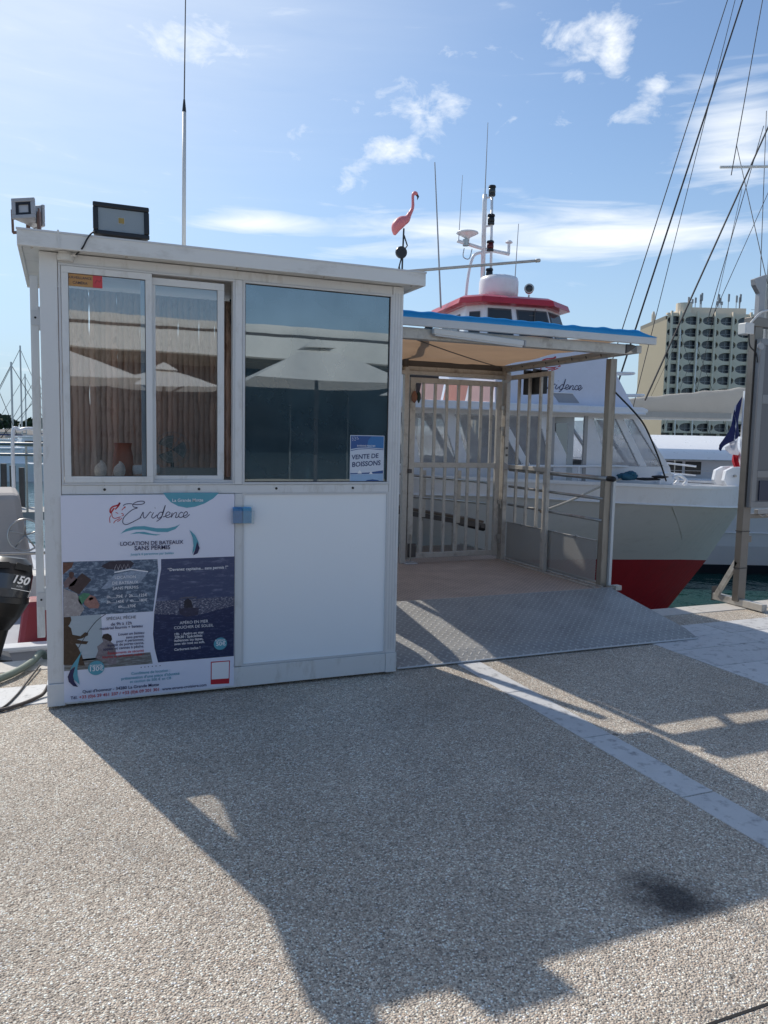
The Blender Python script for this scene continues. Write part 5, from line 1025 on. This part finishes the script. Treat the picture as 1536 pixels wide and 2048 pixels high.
bar=MB().box(-PWX*.44,PWX*.44,.52,.60,-.28,-.20).box(-.55,-.47,.52,.60,-.95,.95); bmsh=bpy.data.meshes.new('bars'); bmsh.from_pydata(bar.v,[],bar.f); bmsh.materials.append(mat('hotel_rail',(.42,.42,.42),.5))
for c in range(NC):
    for r in range(NR):
        o=put('window',cm,None,HT,loc=(-.1+PWX*(c+.0),0,ZT-1.42-PWZ*r))
        put('pane',pm,None,o); put('balcony_bar',bmsh,None,o)
    put('fin',MB().box(-.1+PWX*c+.62,-.1+PWX*c+1.05,-.75,-.002,ZT-PWZ*NR,ZT+.7),CON,HT)
put('fin',MB().box(-1.55,-1.1,-.75,-.002,ZT-PWZ*NR,ZT+.7),CON,HT)
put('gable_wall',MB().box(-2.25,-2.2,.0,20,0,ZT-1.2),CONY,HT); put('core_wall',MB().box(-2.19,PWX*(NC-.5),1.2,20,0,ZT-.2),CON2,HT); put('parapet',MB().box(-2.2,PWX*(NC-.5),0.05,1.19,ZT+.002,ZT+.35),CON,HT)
put('roof_house',MB().box(3,18,3,12,ZT-.2,ZT+2.2),CON,HT); put('roof_tank',MB().lathe([(1.8,0),(1.8,3)],(2.4,2.2,ZT-.1),16),CON,HT)
for i,x in enumerate((.4,4,8,12,16,20,24)): put('base_column',MB().lathe([(.45,0),(.45,ZT-PWZ*NR)],(x,.8,0),10),CON,HT)
put('ground_floor_glazing',MB().box(-2,PWX*NC-4,1.1,1.19,0,ZT-PWZ*NR-.2),gl_,HT)
rn=random.Random(3)
for i in range(15):
    x=3.4+rn.random()*14.2; h=rn.choice((2.2,3.0,3.8,4.6))*rn.uniform(.5,.85); z=ZT+2.2
    put('roof_aerial',MB().tube([(x,3.2,z-.2),(x,3.2,z+h)],.09,6).box(x-.22,x+.22,2.95,3.15,z+h*.45,z+h*.97),mat('aerial_grey',(.36,.36,.37),.6) if 'aerial_grey' not in bpy.data.materials else bpy.data.materials['aerial_grey'],HT)
put('roof_rail',MB().tube([(18,.4,ZT+1.5),(36,.4,ZT+1.5)],.05,5),bpy.data.materials['aerial_grey'],HT); put('rooftop_mast',MB().lathe([(.5,0),(.5,3.2),(.2,4)],(-.9,14,ZT-1.2),8),CON,HT)
# low apartment blocks and harbour sheds along the shore, seen between the masts
def block(x,y,w,d,h,rz,col,label):
    e=empty('harbour_building',(x,y,.6),rz,label=label,cat='building'); put('wall',MB().box(0,w,0,d,0,h),mat('wall_%d'%int(x),col,.85,var=.06,scale=.4),e); put('roof',MB().box(-.3,w+.3,-.3,d+.3,h,h+.5),CON,e)
    for r in range(int(h//3)):
        for c in range(int(w//3.2)): put('window',MB().box(.9+3.2*c,2.5+3.2*c,-.06,-.01,1+3*r,2.3+3*r),gl_,e)
block(-70,205,26,12,7,R(4),(.5,.46,.4),'low cream building on the far-left shore'); block(60,196,30,12,9.5,R(-15),(.52,.5,.46),'pale apartment block directly behind the passenger boat'); block(100,176,22,12,6.5,R(-20),(.48,.42,.33),'small ochre block left of the hotel')
# moored yachts in the far basin
def yacht(x,y,L,mh,rz,label,hullc=(.7,.7,.72)):
    e=empty('sailing_yacht',(x,y,WZ),rz,label=label,cat='yacht',group='yachts moored in the far basin')
    hm=mat('yacht_hull_%d_%d'%(int(x*10),int(y)),hullc,.3,var=.04)
    W_=L*.14
    secs=[[(-L/2,-W_*.7,0),(-L/2,W_*.7,0)],[(0,-W_*.9,0),(0,W_*.9,0)],[(L*.32,-W_*.5,0),(L*.32,W_*.5,0)],[(L*.46,0,0),(L*.46,0.01,0)]]
    top=[[(-L/2-.3,-W_*.85,L*.09),(-L/2-.3,W_*.85,L*.09)],[(0,-W_,L*.095),(0,W_,L*.095)],[(L*.33,-W_*.6,L*.11),(L*.33,W_*.6,L*.11)],[(L*.52,0,L*.125),(L*.52,.01,L*.125)]]
    mb=MB()
    for i in range(3):
        a,b,c,d=secs[i],secs[i+1],top[i],top[i+1]
        mb.add([a[0],b[0],d[0],c[0]],[(0,1,2,3)]); mb.add([a[1],b[1],d[1],c[1]],[(3,2,1,0)]); mb.add([c[0],d[0],d[1],c[1]],[(0,1,2,3)])
    mb.add([secs[0][0],secs[0][1],top[0][1],top[0][0]],[(3,2,1,0)])
    put('hull',mb,hm,e); put('cabin',MB().loft([(-L*.2,-W_*.6,L*.09),(L*.2,-W_*.4,L*.1),(L*.2,W_*.4,L*.1),(-L*.2,W_*.6,L*.09)],[(-L*.18,-W_*.5,L*.14),(L*.1,-W_*.35,L*.135),(L*.1,W_*.35,L*.135),(-L*.18,W_*.5,L*.14)]),BOATW,e,fix=True)
    ma=bpy.data.materials['mast_alu']; put('mast',MB().tube([(L*.05,0,L*.1),(L*.05,0,mh)],.09 if y>60 else .06,6),ma,e); put('boom',MB().tube([(L*.05,0,L*.19),(-L*.38,0,L*.2)],.12,6),mat('boom_cover_%d'%int(x*10),random.choice(((.05,.07,.15),(.4,.38,.34),(.5,.5,.5))),.8),e)
    put('forestay',MB().tube([(L*.05,0,mh*.97),(L*.51,0,L*.125)],.03 if y>60 else .012,4),CORD,e); put('backstay',MB().tube([(L*.05,0,mh*.97),(-L*.5,0,L*.1)],.03 if y>60 else .012,4),CORD,e)
    return e
yacht(-4.6,96,10,12.2,R(28),'tall-masted yacht left of the kiosk among distant boats'); yacht(-3.1,112,9,10.4,R(10),'shorter-masted yacht just left of the kiosk wall'); yacht(-9.5,90,10,13,R(160),'distant yacht whose dark forestay enters at the left edge',(.35,.36,.4)); yacht(-1.8,84,9,7,R(5),'yacht with a short stout mast touching the kiosk edge')
yacht(36,62,11,14,R(-30),'white yacht far behind the flamingo ornament'); yacht(41,66,11,16,R(160),'second yacht far behind the boat wheelhouse'); yacht(88,92,13,20,R(-40),'yacht whose mast crosses the hotel facade'); yacht(97,96,12,19,R(140),'right-hand yacht moored before the hotel')
def motorboat(x,y,L,rz,label):
    e=empty('motor_cruiser',(x,y,WZ),rz,label=label,cat='boat',group='cruisers in the far basin')
    put('hull',MB().loft([(-L/2,-L*.15,0),(L*.35,-L*.1,0),(L*.48,0,0),(L*.35,L*.1,0),(-L/2,L*.15,0)],[(-L/2,-L*.17,L*.14),(L*.36,-L*.13,L*.17),(L*.55,0,L*.19),(L*.36,L*.13,L*.17),(-L/2,L*.17,L*.14)]),BOATW,e,fix=True); put('cabin',MB().loft([(-L*.15,-L*.11,L*.15),(L*.25,-L*.08,L*.16),(L*.25,L*.08,L*.16),(-L*.15,L*.11,L*.15)],[(-L*.12,-L*.09,L*.27),(L*.08,-L*.07,L*.27),(L*.08,L*.07,L*.27),(-L*.12,L*.09,L*.27)]),BOATW,e,fix=True); put('window',MB().box(-L*.1,L*.08,-L*.113,-L*.105,L*.19,L*.24),DG,e); put('roof',MB().box(-L*.16,L*.1,-L*.1,L*.1,L*.272,L*.285),BOATW,e)
motorboat(-3.8,52,7,R(200),'small white cruiser in the middle distance left of kiosk'); motorboat(-1.9,60,7.5,R(15),'white cruiser partly hidden by the kiosk left wall'); motorboat(52,70,9,R(-60),'white cruiser far behind the catamaran cabin'); motorboat(72,80,9,R(-20),'cruiser with flybridge moored below the hotel')
# finger pontoon with piles on the left
fp=empty('finger_pontoon',(0,0,0),label='grey finger pontoon with tubular rail left of the kiosk',cat='pontoon')
put('walkway',MB().box(-5,2.0,16.6,18.0,-.75,-.55),mat('pontoon_grey',(.38,.37,.35),.8),fp); put('rail',MB().tube([(-5,16.7,1.12),(2,16.6,1.12)],.045,8),STEEL,fp); put('rail',MB().tube([(-5,16.7,.86),(2,16.6,.86)],.035,8),STEEL,fp)
for x in (-4,-2.6,-1.4,-.72,-.2,1.0): put('rail_post',MB().tube([(x,16.65,-.6),(x,16.65,1.12)],.03,6),STEEL,fp)
for i,x in enumerate((-1.52,-1.33,-1.12,-.9)): put('pile',MB().lathe([(.075,-3.9),(.075,.62-.05*i)],(x,18.3,0),10),DARKST,fp)
# motor boat moored stern-to left of the kiosk
MBT=empty('motor_boat',(-.62,2.4,WZ),label='open white motor boat with grey console cover left of kiosk',cat='boat')
def mp(n,mb,m=BOATW,**k): return put(n,mb,m,MBT,**k)
mp('hull',MB().loft([(-1.1,-.2,.0),(1.0,-.2,0),(1.0,3.2,0),(0,5.2,.1),(-1.1,3.2,0)],[(-1.25,-.2,.95),(1.12,-.2,.95),(1.12,3.2,1.0),(0,5.6,1.15),(-1.25,3.2,1.0)]),mat('motor_boat_grey',(.36,.38,.43),.4),fix=True)
mp('gunwale',MB().box(-1.27,1.14,-.25,-.1,.952,1.0).box(1.0,1.14,-.099,3.2,.952,1.03).box(-1.27,-1.12,-.099,3.2,.952,1.03),bevel=.02)
mp('swim_platform',MB().box(-1.1,1.0,-.9,-.26,.70,.76),mat('platform_grey',(.32,.35,.40),.6))
mp('console_cover',MB().loft([(-.55,1.9,1.0),(.42,1.9,1.0),(.42,2.7,1.0),(-.55,2.7,1.0)],[(-.40,2.1,2.02),(.30,2.1,2.02),(.25,2.5,2.08),(-.35,2.5,2.08)]),mat('cover_grey',(.44,.41,.39),.8,var=.12,scale=5,bump=.6,bscale=8),bevel=.06,fix=True)
sw_=MB().tube([(.35+.16*math.cos(a*.314),1.84+.03*math.sin(a*.314),1.62+.16*math.sin(a*.314)) for a in range(20)],.011,6,close=True)
for a in range(5): sw_.tube([(.35,1.85,1.62),(.35+.15*math.cos(a*1.2566+.3),1.84,1.62+.15*math.sin(a*1.2566+.3))],.008,5)
mp('steering_wheel',sw_,STEEL,smooth=True); mp('rub_rail',MB().tube([(-1.3,1.5,1.48),(1.1,1.5,1.48)],.016,8),STEEL,smooth=True); mp('bench_seat',MB().box(-.7,.85,1.05,1.45,1.0,1.34),mat('seat_cream',(.6,.58,.54),.5),bevel=.04)
mp('grab_hoop',MB().tube(smooth_pts([(.22,2.9,1.0),(.20,2.9,2.55),(.28,2.9,2.68),(.42,2.9,2.70)],5),.02,8),BOATW,smooth=True)
put('red_bag',MB().loft([(-.28,2.42,-.30),(.12,2.42,-.30),(.12,2.72,-.30),(-.28,2.72,-.30)],[(-.22,2.46,.10),(.10,2.46,.10),(.10,2.68,.10),(-.22,2.68,.10)]),mat('red_pvc',(.26,.03,.045),.5,var=.15),None,bevel=.05,label='red soft bag lying in the open motor boat',cat='bag')
ob=empty('outboard_motor',(-.37,1.55,0),R(8),label='black outboard motor marked 150 at the left edge',cat='outboard motor'); ob.rotation_euler=(R(-6),R(11),R(8))
def sec(z,w,d0,d1,n=16): return [(w*math.copysign(abs(math.cos(2*math.pi*k/n))**.7,math.cos(2*math.pi*k/n)),(d0+d1)/2+(d1-d0)/2*math.copysign(abs(math.sin(2*math.pi*k/n))**.7,math.sin(2*math.pi*k/n)),z) for k in range(n)]
def stack(*ss):
    mb=MB()
    for i,(a,b) in enumerate(zip(ss,ss[1:])): mb.loft(a,b,cap=False)
    mb.add(ss[0],[tuple(range(len(ss[0])))[::-1]]); mb.add(ss[-1],[tuple(range(len(ss[-1])))]); return mb
MG=mat('motor_grey',(.055,.062,.075),.22,metal=.3,var=.05,coat=.4)
put('cowl',stack(sec(.34,.165,-.24,.26),sec(.40,.172,-.25,.28),sec(.50,.168,-.24,.27)),MG,ob,smooth=True); put('cowl_top',stack(sec(.501,.165,-.235,.265),sec(.57,.15,-.20,.24),sec(.605,.11,-.14,.2)),BLACKP,ob,smooth=True); put('air_vent',MB().prism([(.02,.535),(.12,.525),(.11,.565),(.03,.58)],-.225,-.195),RUBBER,ob); put('air_vent',MB().prism([(-.10,.53),(-.01,.535),(-.02,.58),(-.09,.57)],-.225,-.195),RUBBER,ob)
put('lower_cowl',stack(sec(.10,.08,-.10,.12),sec(.20,.13,-.19,.2),sec(.30,.17,-.25,.26),sec(.339,.168,-.245,.262)),BLACKP,ob,smooth=True); put('leg',stack(sec(-.95,.02,-.05,.22),sec(-.3,.035,-.07,.2),sec(.10,.075,-.10,.12)),BLACKP,ob,smooth=True); put('cavitation_plate',MB().prism([(-.11,-.2),(.11,-.2),(.13,.25),(0,.34),(-.13,.25)],-.105,-.09,'xy'),BLACKP,ob)
put('lettering',text_mesh('150',width=.105,bold=.03,shear=.2),WHITEI,ob,loc=(.02,-.262,.445),rot=(0,R(6),R(8))); put('lettering',text_mesh('FOUR STROKE' if 0 else '4 STR',width=.04),WHITEI,ob,loc=(.045,-.262,.418),rot=(0,R(6),R(8))); put('printed_line',MB().box(0,.13,-.0005,.0005,0,.004),WHITEI,ob,loc=(.015,-.26,.402),rot=(0,R(6),R(8)))
# hose and cables on the ground
put('water_hose',MB().tube(smooth_pts([(-.75,.25,.03),(-.42,.42,.03),(-.22,.62,.03),(-.10,.86,.035),(-.05,.98,.05),(.02,1.05,-.1)],6),.022,10),mat('green_grey_hose',(.20,.24,.20),.5,var=.1),None,smooth=True,label='thick grey-green hose running off the quay left of the kiosk',cat='hose')
put('ground_cable',MB().tube(smooth_pts([(.02,.30,.10),(-.02,.22,.03),(-.07,.16,.016),(-.16,.08,.012),(-.26,.03,.012),(-.5,.05,.012)],6),.010,8),mat('brown_cable',(.10,.08,.07),.6),None,smooth=True,label='brown power cable curling from the kiosk corner',cat='cable')
put('ground_cable',MB().tube(smooth_pts([(-.06,.80,.02),(-.12,.50,.014),(-.17,.25,.012),(-.23,.06,.012),(-.34,-.06,.012),(-.6,-.1,.012)],6),.006,6),CORD,None,smooth=True,label='thin dark cable running beside the hose on the quay',cat='cable')

for i,(x,y,L,mh,rz,l) in enumerate([(-6.3,70,8,9.5,40,'small yacht at the very left edge of the far basin'),(-3.6,74,8,8.6,200,'yacht with bare mast just above the finger pontoon'),(-5.4,128,10,11,15,'faint distant yacht between the taller left masts'),(-2.6,140,10,10,170,'faint distant yacht beside the kiosk wall')]): yacht(x,y,L,mh,R(rz),l)
motorboat(-5.2,44,6.5,R(170),'white cruiser bow nearest the left image edge'); motorboat(-2.6,40,6,R(190),'small white cruiser just beyond the finger pontoon'); motorboat(-5.6,64,8,R(20),'cruiser with dark side window behind the left boats')
# ================================================================ DISPLAY BOARD ON A STEEL STAND (right edge)
SB=empty('display_board',(5.86,.87,0),label='back of a grey display board on steel stand at right edge',cat='display board')
STAND=mat('stand_steel',(.22,.20,.18),.4,metal=.6,var=.15,scale=10)
def sbp(n,mb,m=STAND,bevel=.003,**k): return put(n,mb,m,SB,bevel=bevel,**k)
GB1=mat('board_back_grey',(.15,.15,.16),.45,metal=.3,var=.1,scale=4); GB2=mat('board_edge_grey',(.24,.24,.25),.4,metal=.5,var=.12,scale=6)
sbp('upright',MB().box(-.045,.045,-.02,.05,.05,2.62)); sbp('upright',MB().box(1.10,1.19,-.02,.05,.05,2.62))
for x in (0,1.145):
    sbp('foot_beam',MB().box(x-.03,x+.03,-.28,.30,.012,.075),GALV); sbp('foot_cap',MB().box(x-.034,x+.034,.30,.306,.0,.14),DARKST); sbp('brace',MB().beam((x-.03,.24,.07),(x-.03,.03,.42),.03,.05),GALV)
    for z in (.36,.70): sbp('strap',MB().frame(x-.049,x+.049,z,z+.006,.0029,-.025,.055),CORD,0)
sbp('board',MB().box(-.02,1.32,-.075,-.03,.93,2.42),GB1); sbp('board_frame',MB().frame(-.03,1.33,.925,2.43,.055,-.082,-.028),GB2); sbp('board_batten',MB().box(.025,1.275,-.083,-.076,1.86,1.94),GB2,.001); sbp('board_batten',MB().box(.025,1.275,-.083,-.076,1.20,1.26),GB2,.001)
sbp('dark_panel',MB().box(.06,1.24,-.086,-.0762,.99,1.17),mat('board_navy',(.015,.025,.06),.3),0)
sbp('cross_bar',MB().box(.05,1.1,-.01,.04,.82,.86)); sbp('tray',MB().box(.09,1.05,-.06,-.015,.865,.905),GREYP); sbp('hook_chain',MB().tube(smooth_pts([(.12,-.05,.86),(.16,-.05,.845),(.2,-.05,.86),(.24,-.05,.845),(.28,-.05,.86)],3),.005,5),STEEL,0); sbp('lug',MB().box(.046,.09,-.01,.03,.60,.66))
sbp('head_beam',MB().box(-.10,1.3,-.03,.06,2.54,2.62)); sbp('lamp_arm',MB().prism([(-.02,2.62),(.05,2.62),(.05,3.0),(-.09,2.95),(-.08,2.90),(-.02,2.83)],-.02,.03),GREYP)
sbp('junction_box',MB().box(-.20,-.10,-.06,.03,2.46,2.56),WHITEP,.008); sbp('cable',MB().tube(smooth_pts([(-.12,-.03,2.56),(-.02,-.05,2.66),(.12,-.05,2.68),(.3,-.05,2.60)],5),.010,8),WHITEP,0,smooth=True); sbp('cable',MB().tube(smooth_pts([(-.15,-.05,2.46),(-.14,-.06,2.36),(-.06,-.06,2.30),(-.04,-.06,2.22)],5),.006,6),CORD,0); sbp('clip_ring',MB().lathe([(.03,-.01),(.035,0),(.03,.01)],(-.035,-.08,2.36),12,'y'),GREYP,0)
put('bollard',MB().lathe([(.14,0),(.14,.03),(.09,.06),(.085,.16),(.13,.20),(.12,.25),(.05,.27)],(6.75,.86,0),18),mat('sandy_iron',(.36,.27,.18),.7,var=.2),None,smooth=True,label='sand-coloured mooring bollard on the quay behind the board',cat='bollard')
# ================================================================ BEHIND THE VIEWER (seen mirrored in the kiosk windows)
CAN=mat('cream_parasol_canvas',(.86,.83,.78),.8,var=.04,trans=.15); WOODP=mat('parasol_pole',(.07,.07,.075),.5)
def parasol(x,y,za,zr,hw,rz,label):
    e=empty('parasol',(x,y,0),rz,label=label,cat='parasol',group='restaurant parasols')
    mb=MB()
    for k in range(4):
        a0,a1=k*math.pi/2+math.pi/4,(k+1)*math.pi/2+math.pi/4; q=math.sqrt(2)*hw
        def fn(u,v,a0=a0,a1=a1):
            p=Vector((math.cos(a0),math.sin(a0))).lerp(Vector((math.cos(a1),math.sin(a1))),u)*q*v; return (p.x,p.y,za-(za-zr)*v**1.1-.03*v*math.sin(u*math.pi))
        mb.grid(fn,6,5)
    put('canopy',mb,CAN,e); put('vent_cap',MB().loft([(-.28,-.28,za-.04),(.28,-.28,za-.04),(.28,.28,za-.04),(-.28,.28,za-.04)],[(-.03,-.03,za+.12),(.03,-.03,za+.12),(.03,.03,za+.12),(-.03,.03,za+.12)]),CAN,e,fix=True); put('pole',MB().tube([(0,0,0),(0,0,za)],.035,10),WOODP,e); put('base',MB().box(-.4,.4,-.4,.4,0,.09),KERB,e)
    for k in range(8):
        a=k*math.pi/4; q=hw*(math.sqrt(2) if k%2 else 1)*.97; put('rib',MB().tube([(0,0,za-.55),(math.cos(a)*q*.55,math.sin(a)*q*.55,za-(za-zr)*.55-.05)],.014,5),DARKST,e)
parasol(4.30,-9.0,3.06,2.40,1.32,R(3),'cream parasol mirrored in the dark right-hand pane'); parasol(-.15,-9.3,2.86,2.30,1.35,R(-2),'cream parasol mirrored at the left edge of the sliding window'); parasol(2.05,-12.2,2.78,2.40,1.05,R(5),'smaller cream parasol mirrored in the second sash'); parasol(7.9,-10.5,3.0,2.40,1.3,R(2),'cream parasol mirrored low at the right of dark pane')
RS=empty('restaurant_building',(0,-18,0),label='low white-beamed restaurant mirrored in the kiosk windows',cat='building')
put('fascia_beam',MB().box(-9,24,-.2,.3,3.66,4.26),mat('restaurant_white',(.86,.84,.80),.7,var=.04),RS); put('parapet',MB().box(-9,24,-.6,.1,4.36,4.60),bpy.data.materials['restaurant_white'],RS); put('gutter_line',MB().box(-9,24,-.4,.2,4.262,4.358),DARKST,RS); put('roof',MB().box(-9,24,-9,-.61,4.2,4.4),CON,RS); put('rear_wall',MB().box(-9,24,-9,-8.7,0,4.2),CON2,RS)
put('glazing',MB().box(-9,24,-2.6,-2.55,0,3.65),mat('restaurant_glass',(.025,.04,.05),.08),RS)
MUL=mat('mullion_grey',(.12,.14,.15),.5)
for i in range(17): put('mullion',MB().box(-9+2*i,-8.95+2*i,-2.548,-2.5,0,3.65),MUL,RS)
put('bounce_terrace',MB().box(-14,26,-2.5,11.2,0.003,.02),mat('bounce_terrace_stone',(.62,.58,.52),.8,var=.08,scale=2),RS)  # pale slab added to bounce light onto the kiosk front
put('chimney_box',MB().box(4.6,5.1,-1.2,-.8,4.6,4.95),bpy.data.materials['restaurant_white'],RS)
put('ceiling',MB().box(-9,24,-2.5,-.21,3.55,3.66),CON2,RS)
